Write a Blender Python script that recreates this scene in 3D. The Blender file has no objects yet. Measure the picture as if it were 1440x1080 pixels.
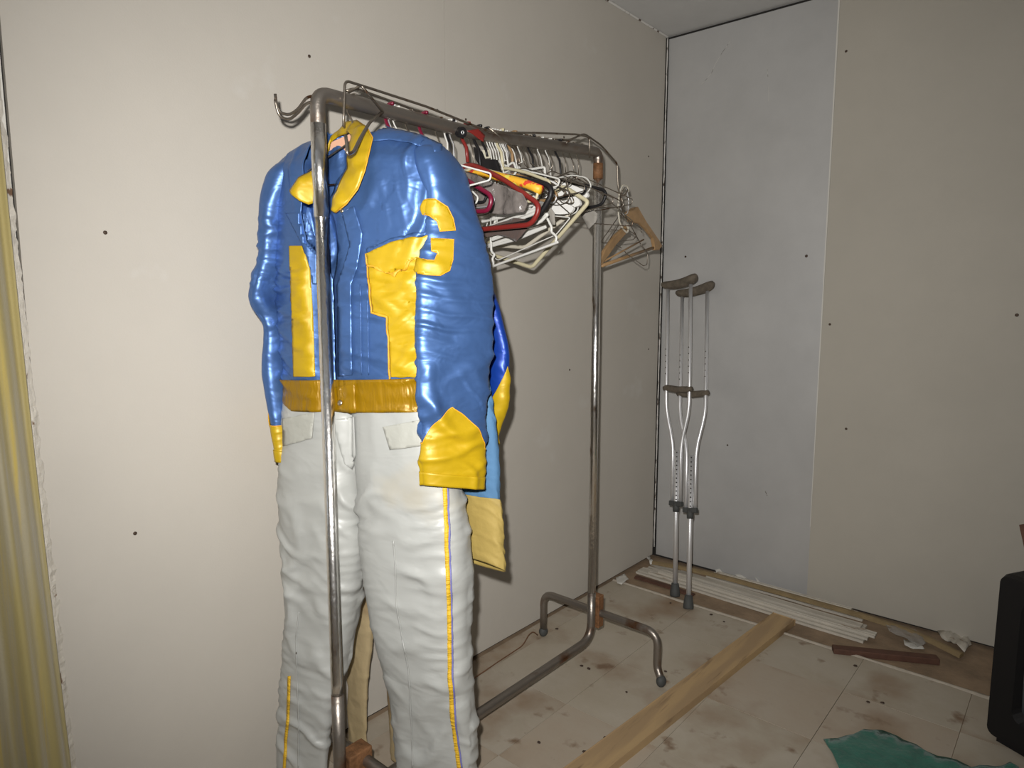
import bpy, bmesh, math, random
import numpy as np
from mathutils import Vector, Matrix, noise, geometry
from mathutils.bvhtree import BVHTree
from mathutils.kdtree import KDTree

# ------------------------------------------------------------------ camera, light, exposure
S = bpy.context.scene
COL = S.collection
PITCH, YAW, CAMH, FPX = math.radians(7.07), math.radians(40.7), 1.2, 950.0
cam_d = bpy.data.cameras.new('camera'); cam = bpy.data.objects.new('camera', cam_d); COL.objects.link(cam)
cam.location = (0, 0, CAMH); cam.rotation_euler = (math.pi/2 - PITCH, 0, YAW)
cam_d.sensor_width = 36; cam_d.lens = FPX/1440*36; cam_d.clip_start = 0.02
S.camera = cam
S.view_settings.view_transform = 'Standard'; S.view_settings.look = 'None'
S.view_settings.gamma = 1; S.view_settings.use_curve_mapping = False
S.view_settings.exposure = 0.0
W = bpy.data.worlds.new('overcast_sky'); S.world = W; W.use_nodes = True
W.node_tree.nodes['Background'].inputs[0].default_value = (0.78, 0.87, 1.0, 1)
W.node_tree.nodes['Background'].inputs[1].default_value = 4.2
FW = Vector((-math.sin(YAW)*math.cos(PITCH), math.cos(YAW)*math.cos(PITCH), -math.sin(PITCH)))
RT = Vector((math.cos(YAW), math.sin(YAW), 0)); UP = RT.cross(FW)
CAM = Vector((0, 0, CAMH))
# the camera's own flash, just above and left of the lens
fl = bpy.data.lights.new('camera_flash', 'SPOT'); flo = bpy.data.objects.new('camera_flash', fl); COL.objects.link(flo)
fl.energy = 162; fl.color = (1.0, 0.98, 0.95); fl.shadow_soft_size = 0.012
fl.spot_size = math.radians(116); fl.spot_blend = 1.0
flo.location = CAM + UP*0.075 - RT*0.035
flo.rotation_euler = (math.pi/2 - PITCH + math.radians(3), 0, YAW - math.radians(3))
# daylight enters by the window beside the curtain
pl = bpy.data.lights.new('window_portal', 'AREA'); plo = bpy.data.objects.new('window_portal', pl); COL.objects.link(plo)
pl.shape = 'RECTANGLE'; pl.size = 1.3; pl.size_y = 1.3; pl.cycles.is_portal = True
plo.location = (-1.60, -0.37, 1.40); plo.rotation_euler = (0, -math.pi/2, 0)

# ------------------------------------------------------------------ helpers
R = math.radians
rnd = random.Random(4)
def ray(px, py): return (FW*FPX + RT*(px-720) - UP*(py-540)).normalized()
def on(px, py, ax, v):
    d = ray(px, py); return CAM + d*((v-CAM[ax])/d[ax])
def on_plane(px, py, p, n):
    d = ray(px, py); return CAM + d*((Vector(p)-CAM).dot(n)/d.dot(n))
def link(name, me, mat, parent=None, smooth=True):
    o = bpy.data.objects.new(name, me); COL.objects.link(o)
    if mat: me.materials.append(mat)
    if smooth:
        for p in me.polygons: p.use_smooth = True
    if parent:
        o.parent = parent
        bpy.context.view_layer.update()
        o.matrix_parent_inverse = parent.matrix_world.inverted()
    return o
def mesh(name, vs, fs, mat, parent=None, smooth=True):
    me = bpy.data.meshes.new(name); me.from_pydata([tuple(v) for v in vs], [], fs); me.update()
    return link(name, me, mat, parent, smooth)
def bmo(name, bm, mat, parent=None, smooth=False):
    me = bpy.data.meshes.new(name); bmesh.ops.recalc_face_normals(bm, faces=bm.faces)
    bm.to_mesh(me); bm.free(); return link(name, me, mat, parent, smooth)
def tag(o, label, cat, group=None, kind=None):
    if label: o['label'] = label
    if cat: o['category'] = cat
    if group: o['group'] = group
    if kind: o['kind'] = kind
    return o
def thing(name, label, cat, loc, group=None):
    o = bpy.data.objects.new(name, None); COL.objects.link(o); o.location = loc
    o.empty_display_size = 0.05
    return tag(o, label, cat, group)
def box(name, lo, hi, mat, parent=None, bevel=0.0, seg=2):
    bm = bmesh.new(); bmesh.ops.create_cube(bm, size=1)
    lo, hi = Vector(lo), Vector(hi)
    for v in bm.verts: v.co = Vector([(lo[i]+hi[i])/2 + v.co[i]*(hi[i]-lo[i]) for i in range(3)])
    if bevel: bmesh.ops.bevel(bm, geom=bm.edges[:], offset=bevel, segments=seg, affect='EDGES', profile=.5)
    return bmo(name, bm, mat, parent)
def obox(name, c, ax, ay, az, hx, hy, hz, mat, parent=None, bevel=0.0):
    bm = bmesh.new(); bmesh.ops.create_cube(bm, size=2)
    for v in bm.verts: v.co = Vector(c) + ax*v.co.x*hx + ay*v.co.y*hy + az*v.co.z*hz
    if bevel: bmesh.ops.bevel(bm, geom=bm.edges[:], offset=bevel, segments=2, affect='EDGES', profile=.5)
    return bmo(name, bm, mat, parent)
def fillet(pts, r, n=5, closed=False):
    pts = [Vector(p) for p in pts]; out = []; m = len(pts)
    for i, p in enumerate(pts):
        if not closed and i in (0, m-1): out.append(p); continue
        a, b = pts[(i-1) % m], pts[(i+1) % m]
        da, db = a-p, b-p
        q = min(r, da.length*.48, db.length*.48)
        p0, p1 = p + da.normalized()*q, p + db.normalized()*q
        for k in range(n+1):
            t = k/n; out.append(p0*(1-t)**2 + p*2*t*(1-t) + p1*t*t)
    return out
def tube_vf(pts, r, n=10, closed=False, flat=None):
    pts = [Vector(p) for p in pts]; m = len(pts); vs = []; fs = []
    rr = r if isinstance(r, (list, tuple)) else [r]*m
    t0 = (pts[1]-pts[0]).normalized()
    nrm = t0.orthogonal().normalized()
    for i in range(m):
        a = pts[(i-1) % m] if (closed or i) else pts[0]
        b = pts[(i+1) % m] if (closed or i < m-1) else pts[-1]
        t = (b-a)
        t = t.normalized() if t.length > 1e-9 else t0
        nrm = (nrm - t*nrm.dot(t))
        nrm = nrm.normalized() if nrm.length > 1e-6 else t.orthogonal().normalized()
        bn = t.cross(nrm)
        for k in range(n):
            a_ = 2*math.pi*k/n; vs.append(pts[i] + nrm*math.cos(a_)*rr[i] + bn*math.sin(a_)*rr[i])
    segs = m if closed else m-1
    for i in range(segs):
        for k in range(n):
            j = (i+1) % m; l = (k+1) % n
            fs.append((i*n+k, i*n+l, j*n+l, j*n+k))
    if not closed:
        fs.append(tuple(range(n))[::-1]); fs.append(tuple(range((m-1)*n, m*n)))
    return vs, fs
def tube(name, pts, r, mat, parent=None, n=10, closed=False):
    vs, fs = tube_vf(pts, r, n, closed); return mesh(name, vs, fs, mat, parent)
def tubes(name, paths, mat, parent=None, n=8):
    V, F = [], []
    for pts, r, cl in paths:
        vs, fs = tube_vf(pts, r, n, cl); o = len(V); V += vs; F += [tuple(i+o for i in f) for f in fs]
    return mesh(name, V, F, mat, parent)
def prism(name, poly, depth, mat, parent=None, bevel=0.0):
    """poly: list of Vectors (planar), depth: Vector"""
    bm = bmesh.new(); vs = [bm.verts.new(p) for p in poly]; f = bm.faces.new(vs)
    r = bmesh.ops.extrude_face_region(bm, geom=[f])
    bmesh.ops.translate(bm, vec=depth, verts=[g for g in r['geom'] if isinstance(g, bmesh.types.BMVert)])
    if bevel: bmesh.ops.bevel(bm, geom=bm.edges[:], offset=bevel, segments=1, affect='EDGES')
    return bmo(name, bm, mat, parent)
def solid(o, t, off=0):
    m = o.modifiers.new('thickness', 'SOLIDIFY'); m.thickness = t; m.offset = off; return o
def nz(x, y, z): return noise.noise(Vector((x, y, z)))

# ------------------------------------------------------------------ materials
def mat(name, col, rough=.6, metal=0., var=0., vscale=8., vcol=None, bump=0., bscale=60., bstretch=(1,1,1), spec=.5,
        spots=None, sheen=0., coat=0., trans=0., alpha=1., aniso=0., sub=0.):
    m = bpy.data.materials.new(name); m.use_nodes = True; nt = m.node_tree; N = nt.nodes; L = nt.links
    b = N['Principled BSDF']; b.inputs['Base Color'].default_value = (*col, 1)
    b.inputs['Roughness'].default_value = rough; b.inputs['Metallic'].default_value = metal
    b.inputs['Specular IOR Level'].default_value = spec
    b.inputs['Sheen Weight'].default_value = sheen; b.inputs['Coat Weight'].default_value = coat
    b.inputs['Transmission Weight'].default_value = trans; b.inputs['Alpha'].default_value = alpha
    b.inputs['Anisotropic'].default_value = aniso
    tc = N.new('ShaderNodeTexCoord')
    cur = None
    if var or vcol:
        n = N.new('ShaderNodeTexNoise'); n.inputs['Scale'].default_value = vscale; n.inputs['Detail'].default_value = 6
        n.inputs['Roughness'].default_value = .65
        L.new(tc.outputs['Object'], n.inputs['Vector'])
        r = N.new('ShaderNodeValToRGB'); r.color_ramp.elements[0].position = .35; r.color_ramp.elements[1].position = .68
        c2 = vcol or tuple(min(1, c*(1+var)) for c in col)
        c1 = col if vcol else tuple(c*(1-var) for c in col)
        r.color_ramp.elements[0].color = (*c1, 1); r.color_ramp.elements[1].color = (*c2, 1)
        L.new(n.outputs['Fac'], r.inputs['Fac']); cur = r.outputs['Color']
    for sp in (spots or []):
        scol, ssc, lo, hi, st = sp
        mp = N.new('ShaderNodeMapping'); mp.inputs['Scale'].default_value = st
        L.new(tc.outputs['Object'], mp.inputs['Vector'])
        n = N.new('ShaderNodeTexNoise'); n.inputs['Scale'].default_value = ssc; n.inputs['Detail'].default_value = 5
        L.new(mp.outputs[0], n.inputs['Vector'])
        r = N.new('ShaderNodeMapRange'); r.inputs[1].default_value = lo; r.inputs[2].default_value = hi; r.clamp = True
        L.new(n.outputs['Fac'], r.inputs[0])
        mx = N.new('ShaderNodeMix'); mx.data_type = 'RGBA'
        L.new(r.outputs[0], mx.inputs['Factor'])
        if cur: L.new(cur, mx.inputs['A'])
        else: mx.inputs['A'].default_value = (*col, 1)
        mx.inputs['B'].default_value = (*scol, 1); cur = mx.outputs['Result']
    if cur: L.new(cur, b.inputs['Base Color'])
    if bump:
        mp = N.new('ShaderNodeMapping'); mp.inputs['Scale'].default_value = bstretch
        L.new(tc.outputs['Object'], mp.inputs['Vector'])
        n = N.new('ShaderNodeTexNoise'); n.inputs['Scale'].default_value = bscale; n.inputs['Detail'].default_value = 3
        L.new(mp.outputs[0], n.inputs['Vector'])
        bp = N.new('ShaderNodeBump'); bp.inputs['Strength'].default_value = bump; bp.inputs['Distance'].default_value = .01
        L.new(n.outputs['Fac'], bp.inputs['Height']); L.new(bp.outputs[0], b.inputs['Normal'])
    return m
M = {}
M['wall'] = mat('beige_wallboard', (.50,.465,.41), .72, var=.025, vscale=2.5, bump=.04, bscale=250,
    spots=[((.56,.54,.50), 5.5, .66, .84, (1,1,1))], spec=.3)
M['wallb'] = mat('beige_board_back', (.42,.39,.335), .75, var=.03, vscale=3, bump=.04, bscale=250, spec=.3)
M['panel'] = mat('silvery_panel', (.47,.465,.455), .36, metal=.22, var=.05, vscale=4, bump=.03, bscale=20, bstretch=(1,1,.15), aniso=.3,
    spots=[((.62,.63,.66), 60, .76, .80, (1,1,.12))])
M['ceil'] = mat('ceiling_board', (.55,.545,.53), .7, var=.03)
M['dark'] = mat('dark_gap', (.02,.018,.016), .9)
M['caulk'] = mat('cracked_white_bead', (.62,.60,.56), .7, spots=[((.10,.07,.05), 45, .56, .62, (1,1,.5))])
M['peel'] = mat('peeling_white_paint', (.58,.54,.47), .65, var=.06, vscale=25, spots=[((.16,.09,.05), 40, .64, .69, (1,1,.6))], bump=.5, bscale=60, bstretch=(1,1,.4))
M['peelback'] = mat('white_paint', (.62,.60,.55), .6)
M['subfloor'] = mat('bare_brown_floor', (.27,.19,.12), .85, var=.22, vscale=10, bump=.2, bscale=70)
M['tile'] = [mat('vinyl_tile_%d' % i, c, .55, vcol=c2, vscale=5, bump=.06, bscale=50,
    spots=[((.27,.185,.115), 3.6+i*.4, .52, .74, (1,1,1)), ((.20,.13,.08), 11, .62, .72, (1,1,1)), ((.10,.06,.035), 24, .72, .78, (1,1,1))])
    for i, (c, c2) in enumerate([((.40,.345,.265),(.45,.40,.325)), ((.42,.36,.285),(.40,.325,.245)), ((.38,.325,.25),(.46,.405,.33))])]
M['edge'] = mat('pale_floor_edge', (.50,.44,.36), .7, var=.12, vscale=30)
M['curtain'] = mat('olive_curtain_cloth', (.33,.27,.105), .75, sheen=.3, spots=[((.33,.29,.19), 7, .47, .62, (5,5,.3)), ((.42,.32,.08), 9, .58, .70, (5,5,.25))], bump=.1, bscale=200)
M['chrome'] = mat('worn_chrome', (.80,.78,.75), .27, metal=1., spots=[((.26,.18,.12), 30, .62, .74, (1,1,.4))], bump=.16, bscale=70, bstretch=(1,1,.6))
M['steel'] = mat('dull_steel_tube', (.27,.24,.21), .40, metal=.85, spots=[((.16,.075,.035), 14, .52, .64, (1,.5,.7))], bump=.1, bscale=90)
M['rust'] = mat('rusty_steel', (.22,.105,.045), .7, metal=.3, var=.35, vscale=40, bump=.3, bscale=100)
M['wire'] = mat('dull_wire', (.26,.225,.185), .38, metal=.9, spots=[((.14,.07,.035), 30, .58, .66, (1,1,1))])
M['black'] = mat('black_plastic', (.012,.011,.012), .45, spec=.35)
M['tv'] = mat('tv_black_casing', (.010,.009,.009), .55, bump=.06, bscale=400, spec=.25)
M['screen'] = mat('tv_screen_glass', (.045,.05,.055), .12, coat=.6)
M['alu'] = mat('brushed_aluminium', (.82,.82,.83), .42, metal=.75)
M['foam'] = mat('grey_brown_foam_rubber', (.12,.098,.072), .85, var=.3, vscale=45, bump=.4, bscale=120)
M['rubber'] = mat('dark_grey_rubber', (.055,.057,.055), .7)
M['white_pl'] = mat('white_plastic', (.62,.61,.57), .45)
M['ivory_pl'] = mat('ivory_plastic', (.52,.47,.31), .45, var=.06)
M['cream_pl'] = mat('cream_plastic', (.55,.51,.42), .45)
M['red_pl'] = mat('red_plastic', (.20,.020,.016), .35)
M['maroon_pl'] = mat('maroon_plastic', (.15,.008,.028), .3)
M['orange'] = mat('printed_strap', (.78,.42,.03), .5, spots=[((.68,.06,.03), 42, .56, .58, (1,1,1)), ((.70,.62,.10), 33, .60, .62, (1,1,1))])
M['bag'] = mat('grey_film', (.20,.175,.16), .25, alpha=.75, bump=.5, bscale=60)
M['browncloth'] = mat('dark_brown_cloth', (.085,.055,.045), .8, sheen=.3, bump=.3, bscale=80)
M['tape'] = mat('grey_webbing', (.27,.25,.22), .8)
M['card'] = mat('pale_tag_card', (.60,.57,.44), .6, var=.1, vscale=60)
M['foamw'] = mat('white_foam_cover', (.76,.75,.72), .7, var=.04, vscale=20)
M['hwood'] = mat('varnished_hanger_wood', (.32,.195,.09), .45, var=.2, vscale=18, bump=.1, bscale=60, bstretch=(.3,.3,2))
M['board'] = mat('tan_wood_board', (.36,.245,.13), .7, spots=[((.44,.30,.15), 10, .45, .6, (3,.25,1)), ((.22,.14,.075), 12, .58, .7, (4,.4,1))], bump=.1, bscale=60, bstretch=(3,.3,1))
M['redwood'] = mat('reddish_wood', (.10,.045,.028), .75, var=.2, vscale=30)
M['moulding'] = mat('olive_brown_moulding', (.25,.18,.09), .6, var=.15, vscale=25)
M['whitetrim'] = mat('dirty_white_vinyl', (.52,.48,.41), .5, var=.08, vscale=12, spots=[((.28,.20,.13), 20, .62, .70, (.4,2,2))])
M['film'] = mat('clear_plastic_film', (.55,.53,.5), .10, alpha=.32, bump=.6, bscale=50)
M['green'] = mat('teal_green_cloth', (.028,.15,.105), .9, var=.25, vscale=14, bump=.35, bscale=70, sheen=.2)
M['copper'] = mat('brown_wire', (.22,.12,.07), .5, metal=.5)
M['chip'] = mat('dark_chip', (.05,.03,.02), .8)
M['nail'] = mat('nail_head', (.07,.045,.03), .6, metal=.4)
def satin(name, c, rough=.46, metal=.25, bsc=5., bst=(1,1,1.7), bump=.2, spots=None, var=.10):
    m = mat(name, c, rough, metal, var=var, vscale=9, spots=spots)
    nt = m.node_tree; N = nt.nodes; L = nt.links; b = N['Principled BSDF']
    tc = N.new('ShaderNodeTexCoord'); mp = N.new('ShaderNodeMapping'); mp.inputs['Scale'].default_value = bst
    L.new(tc.outputs['Object'], mp.inputs['Vector'])
    n0 = N.new('ShaderNodeTexNoise'); n0.inputs['Scale'].default_value = bsc; n0.inputs['Detail'].default_value = 2
    n0.noise_type = 'RIDGED_MULTIFRACTAL'; n0.inputs['Roughness'].default_value = .45; n0.inputs['Distortion'].default_value = .4
    L.new(mp.outputs[0], n0.inputs['Vector'])
    n1 = N.new('ShaderNodeTexNoise'); n1.inputs['Scale'].default_value = bsc*3.2; n1.inputs['Detail'].default_value = 2; n1.inputs['Distortion'].default_value = .6
    L.new(mp.outputs[0], n1.inputs['Vector'])
    ad = N.new('ShaderNodeMath'); ad.operation = 'MULTIPLY_ADD'; ad.inputs[1].default_value = .45
    L.new(n0.outputs['Fac'], ad.inputs[0]); L.new(n1.outputs['Fac'], ad.inputs[2])
    bp = N.new('ShaderNodeBump'); bp.inputs['Strength'].default_value = bump; bp.inputs['Distance'].default_value = .02
    L.new(ad.outputs[0], bp.inputs['Height']); L.new(bp.outputs[0], b.inputs['Normal'])
    return m
M['blue'] = satin('blue_satin', (.066,.142,.345), .40, .52, bump=.22)
M['bluelin'] = mat('blue_lining', (.04,.11,.33), .6, sheen=.2)
M['royal'] = satin('royal_blue_satin', (.008,.045,.30), .38, .3)
M['faded'] = mat('faded_steel_blue_cotton', (.07,.17,.31), .8, var=.08, bump=.12, bscale=90)
M['khaki'] = mat('faded_yellow_cotton', (.36,.26,.07), .75, spots=[((.25,.19,.085), 9, .55, .68, (1,1,1))], bump=.3, bscale=30)
M['yellow'] = satin('yellow_satin', (.47,.305,.006), .44, .12, bump=.14)
M['gold'] = satin('golden_waistband_satin', (.28,.15,.0005), .40, .2, bsc=6, bst=(3.2,3.2,.6), bump=.3)
M['white'] = satin('white_satin', (.385,.39,.37), .44, .05, spots=[((.40,.35,.25), 3.2, .62, .76, (1,1,1))], var=.03, bsc=4, bump=.16)
M['flap'] = mat('offwhite_flap_cloth', (.36,.36,.32), .55, bump=.3, bscale=30)
M['peach'] = mat('peach_lining', (.72,.40,.26), .6)
M['orangeedge'] = mat('orange_edging', (.66,.33,.02), .6)
M['stripe'] = mat('yellow_stripe_braid', (.66,.40,.02), .6, bump=.5, bscale=120, bstretch=(.4,.4,1.5))
M['stripeb'] = mat('blue_stripe_edge', (.16,.16,.40), .6)
M['beige'] = mat('beige_trouser_cotton', (.40,.31,.17), .85, spots=[((.24,.165,.085), 8, .55, .7, (1,1,1))], bump=.4, bscale=22)
M['snap'] = mat('metal_snap', (.45,.36,.25), .35, metal=.9)

# ------------------------------------------------------------------ room
WX, WY, CZ = -1.494, 2.762, 2.325
def struct(o): o['kind'] = 'structure'; return o
fl_ = struct(box('floor', (-1.8, -2.0, -.10), (2.6, WY+.15, -.004), M['subfloor']))
T = .3048; k = 0
x0s = [-.50+T*i for i in range(-4, 8)]; y0s = [1.845+T*i for i in range(-5, 3)]
for yi, y0 in enumerate(y0s):
    for xi, x0 in enumerate(x0s):
        xa, xb = max(x0, WX+.004), x0+T; ya, yb = y0, min(y0+T, 2.405)
        if xb-xa < .02 or yb-ya < .02 or xa > 1.2: continue
        g = .0007; dz = rnd.uniform(-.0005, .0005)
        box('floor_tile', (xa+g, ya+g, -.0035), (xb-g, yb-g, dz), M['tile'][rnd.randrange(3)], fl_)
# torn pale edge where the tiles stop short of the back wall
V, F = [], []
xs = np.linspace(WX+.005, 1.2, 120)
for i, x in enumerate(xs):
    w1 = .010+.006*nz(x*9, 3, 1)+.004*nz(x*40, 1, 2); yb = 2.405+.006*nz(x*4, 0, 0)
    V += [(x, yb-w1, .0006), (x, yb-.002, .0045+.002*nz(x*20, 5, 5)), (x, yb+w1*.6, .003), (x, yb+w1*.6, -.004)]
for i in range(len(xs)-1):
    for j in range(3): a = i*4+j; F.append((a, a+4, a+5, a+1))
struct(mesh('trim_1', V, F, M['edge']))
# left wall: framing behind, wallboard panels in front; window opening further left
wl = struct(box('wall_left', (WX-.16, .36, 0), (WX-.013, WY+.15, CZ+.1), M['dark']))
PY = [(.365, 1.437), (1.4385, WY-.012)]
for i, (a, b) in enumerate(PY):
    box('wallboard', (WX-.013, a, .012), (WX - (0 if i else .0006), b, CZ-.003), M['wall'], wl)
struct(box('wall_left_lower', (WX-.16, -2.0, 0), (WX, .34, .75), M['wall']))
struct(box('wall_left_upper', (WX-.16, -2.0, 2.05), (WX, .34, CZ+.1), M['wall']))
struct(box('wall_left_end', (WX-.16, -2.0, .75), (WX, -1.0, 2.05), M['wall']))
struct(box('wall_left_jamb', (WX-.16, .24, .75), (WX-.001, .36, 2.05), M['peelback']))
win = tag(bpy.data.objects.new('window_1', None), None, None, kind='structure'); COL.objects.link(win); win.location = (WX-.09, -.38, .75)
for n_, lo, hi in [('window_frame', (WX-.11, -1.0, .75), (WX-.07, -.95, 2.05)), ('window_frame', (WX-.11, .19, .75), (WX-.07, .24, 2.05)),
                   ('window_frame', (WX-.11, -.95, .75), (WX-.07, .19, .80)), ('window_frame', (WX-.11, -.95, 2.0), (WX-.07, .19, 2.05)),
                   ('window_bar', (WX-.105, -.95, 1.38), (WX-.075, .19, 1.42))]:
    box(n_, lo, hi, M['peelback'], win, .003)
# peeling casing strip with flaked edge
V, F = [], []
zs = np.linspace(.0, CZ, 420)
for i, z in enumerate(zs):
    e = .386-.0194*z + .002*nz(z*4, 1, 0) + .005*nz(z*30, 0, 3) + .003*nz(z*90, 0, 5)
    x = WX+.010+.003*nz(z*40, 2, 2)
    V += [(WX-.012, .30, z), (WX+.012, .302, z), (WX+.013, e-.024, z), (x, e-.010, z), (WX+.004+.003*nz(z*60, 7, 1), e, z), (WX-.013, e+.002, z)]
for i in range(len(zs)-1):
    for j in range(5): a = i*6+j; F.append((a, a+1, a+7, a+6))
struct(mesh('trim_2', V, F, M['peel'], smooth=False))
# back wall: silvery panel and beige board
wb = struct(box('wall_back', (WX-.16, WY+.014, 0), (2.6, WY+.15, CZ+.1), M['dark']))
bm = bmesh.new()
ptop, pbot = -.803, -.796
vs = [bm.verts.new(p) for p in [(WX+.011, WY+.003, .012), (pbot, WY+.003, .012), (ptop, WY+.003, CZ-.012), (WX+.008, WY+.003, CZ-.012)]]
f = bm.faces.new(vs); r_ = bmesh.ops.extrude_face_region(bm, geom=[f]); bmesh.ops.translate(bm, vec=(0, .011, 0), verts=[g for g in r_['geom'] if isinstance(g, bmesh.types.BMVert)])
bmo('silver_panel', bm, M['panel'], wb)
box('beige_board', (-.7985, WY, .010), (2.6, WY+.014, CZ-.010), M['wallb'], wb)
mesh('board_edge_highlight', [(-.801, WY-.001, .3), (-.7985, WY-.0015, .3), (-.7985, WY-.0015, CZ-.01), (-.8045, WY-.001, CZ-.01)], [(0,1,2,3)], M['peelback'], wb)  # torn board edge, its bright highlight put in as a thin white strip
# white cracked bead in the corner
pts = [(WX+.006+.0015*nz(z*14, 0, 0), WY-.008+.0015*nz(z*11, 4, 0), z) for z in np.linspace(.05, CZ-.01, 150)]
struct(tube('trim_3', pts, [.0026+.0016*nz(p[2]*35, 1, 1) for p in pts], M['caulk'], n=6))
struct(box('ceiling', (-1.8, -2.0, CZ), (2.6, WY+.15, CZ+.1), M['ceil']))
struct(box('wall_right', (2.5, -2.0, 0), (2.65, WY+.15, CZ+.1), M['wallb']))
struct(box('wall_front', (-1.8, -2.1, 0), (2.65, -1.95, CZ+.1), M['wallb']))
# pale cove strip between left wall and ceiling
struct(mesh('trim_4', [(WX+.001, .0, CZ-.006), (WX+.001, WY, CZ-.006), (WX+.006, WY, CZ-.001), (WX+.006, 0, CZ-.001)], [(0,1,2,3)], M['caulk']))
# nails in the wallboard
def nail(p, n, r=.0042):
    bm = bmesh.new(); bmesh.ops.create_uvsphere(bm, u_segments=8, v_segments=5, radius=r)
    q = n.to_track_quat('Z', 'Y').to_matrix()
    for v in bm.verts: v.co.z *= .35; v.co = Vector(p) + q @ v.co
    return bm
for px, py in [(435,79),(148,327),(190,750),(615,155),(655,168),(801,520),(912,220),(793,193),(912,491),(753,215)]:
    bmo('nail_head', nail(on(px, py, 0, WX), Vector((1,0,0))), M['nail'], wl, True)
for px, py, r in [(1190,72,.005),(1134,360,.006),(1167,456,.005),(1430,443,.006),(1190,603,.005),(964,361,.005),(1023,626,.004)]:
    bmo('nail_head', nail(on(px, py, 1, WY+(.003 if px < 1150 else 0)), Vector((0,-1,0)), r), M['nail'], wb, True)
# long scratch and nicks in the silvery panel
def scratch(pxs, r):
    return tube('scratch', [on(x, y, 1, WY+.0032) for x, y in pxs], r, M['caulk'], wb, n=4)
scratch([(1027,58),(1015,75),(1006,90),(1001,102),(993,112),(986,119)], .0009)
scratch([(1076,690),(1079,697)], .0016); scratch([(1079,97),(1080,108)], .0008); scratch([(1081,120),(1081,142)], .0008)

# ------------------------------------------------------------------ curtain
cr = thing('curtain', 'olive yellow curtain hanging beside the peeling white casing', 'curtain', (WX+.05, .05, .03))
V, F = [], []; ny, nzv = 150, 60
for j in range(nzv):
    z = .03 + 2.13*j/(nzv-1)
    for i in range(ny):
        t = i/(ny-1); y = -.02 + (.392-.0175*z)*t
        x = WX+.050+.017*math.sin(t*24+.35*math.sin(z*1.3)) + .008*math.sin(t*55+z*.9) + .008*nz(t*5, z*.8, 2)
        V.append((x, y+.006*math.sin(z*2+t*9), z))
for j in range(nzv-1):
    for i in range(ny-1): a = j*ny+i; F.append((a, a+1, a+ny+1, a+ny))
solid(mesh('cloth', V, F, M['curtain'], cr), .002)
tube('rod', [(WX+.05, -1.1, 2.17), (WX+.05, .36, 2.17)], .010, M['steel'], cr)

# ------------------------------------------------------------------ garment rack
RX, Y0, Y1 = -1.192, .800, 1.790
PR = .0135
bar_pts = [(Y0+.055, 1.603), (1.0, 1.603), (1.23, 1.606), (1.45, 1.622), (Y1-.05, 1.645)]
def bar_z(y):
    return float(np.interp(y, [p[0] for p in bar_pts], [p[1] for p in bar_pts]))
rack = thing('garment_rack', 'worn chrome tube garment rack with rusty base standing along the wall', 'garment rack', (RX, (Y0+Y1)/2, 0))
tube('post', fillet([(RX, Y0, .34), (RX, Y0, .085+.3), (RX, Y0, 1.375)], .01), PR, M['chrome'], rack, 16)
tube('post', fillet([(RX, Y0, .085), (RX, Y0, .345)], .01), PR*1.04, M['steel'], rack, 16)
tube('post', fillet([(RX, Y1, .235), (RX, Y1, 1.60)], .01), PR, M['chrome'], rack, 16)
tube('top_bar', fillet([(RX, Y0, 1.372), (RX, Y0, 1.603)] + [(RX, y, z) for y, z in bar_pts] + [(RX, Y1, 1.648), (RX, Y1, 1.585)], .042, 8), PR*1.10, M['steel'], rack, 16)
tube('corner_sleeve', [(RX, Y0, 1.365), (RX, Y0, 1.545)], PR*1.15, M['chrome'], rack, 16)
tube('corner_sleeve', [(RX, Y1, 1.57), (RX, Y1, 1.615)], PR*1.14, M['rust'], rack, 16)
tube('bottom_bar', fillet([(RX, Y1, .24), (RX, Y1, .078), (RX, Y0, .078), (RX, Y0, .24)], .06, 8), PR*1.02, M['steel'], rack, 16)
for yy, s in ((Y1, 1), (Y0, 1)):
    ex = .031 if yy == Y0 else 0.; yb = yy+s*.027+ex
    xa, xb = RX-.222, RX+.232
    tube('foot_tube', fillet([(xa, yb, .022), (xa, yb, .165), (xb, yb, .165), (xb, yb, .05), (xb+.022, yb-.012, .024)], .045, 7), .0125, M['steel'], rack, 14)
    box('bracket_plate', (RX-.021, min(yy+s*.012, yy+s*.043), .115), (RX+.021, max(yy+s*.012, yy+s*.043)+ex, .225-ex), M['rust'], rack, .003)
    for xx in (xa, xb+.022):
        bm = bmesh.new(); bmesh.ops.create_uvsphere(bm, u_segments=14, v_segments=9, radius=.019)
        for v in bm.verts: v.co = Vector((xx, yb-(.012 if xx > RX else 0), .0195)) + Vector((v.co.x*.8, v.co.y*.95, v.co.z))
        bmo('glide_cap', bm, M['rubber'], rack, True)
# screw knob on the bar
kb = on(648, 186, 0, RX+.016)
bm = bmesh.new(); bmesh.ops.create_cone(bm, cap_ends=True, segments=20, radius1=.0125, radius2=.0125, depth=.014)
q = Vector((1, -.15, -.25)).normalized().to_track_quat('Z', 'Y').to_matrix()
for v in bm.verts: v.co = kb + q @ v.co
kn = bmo('clamp_knob', bm, M['black'], rack)
tubes('washer', [([kb + q @ Vector((.0035*math.cos(a), .0035*math.sin(a), .0075)) for a in np.linspace(0, 2*math.pi, 14)[:-1]], .0012, True)], M['alu'], kn)
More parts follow.
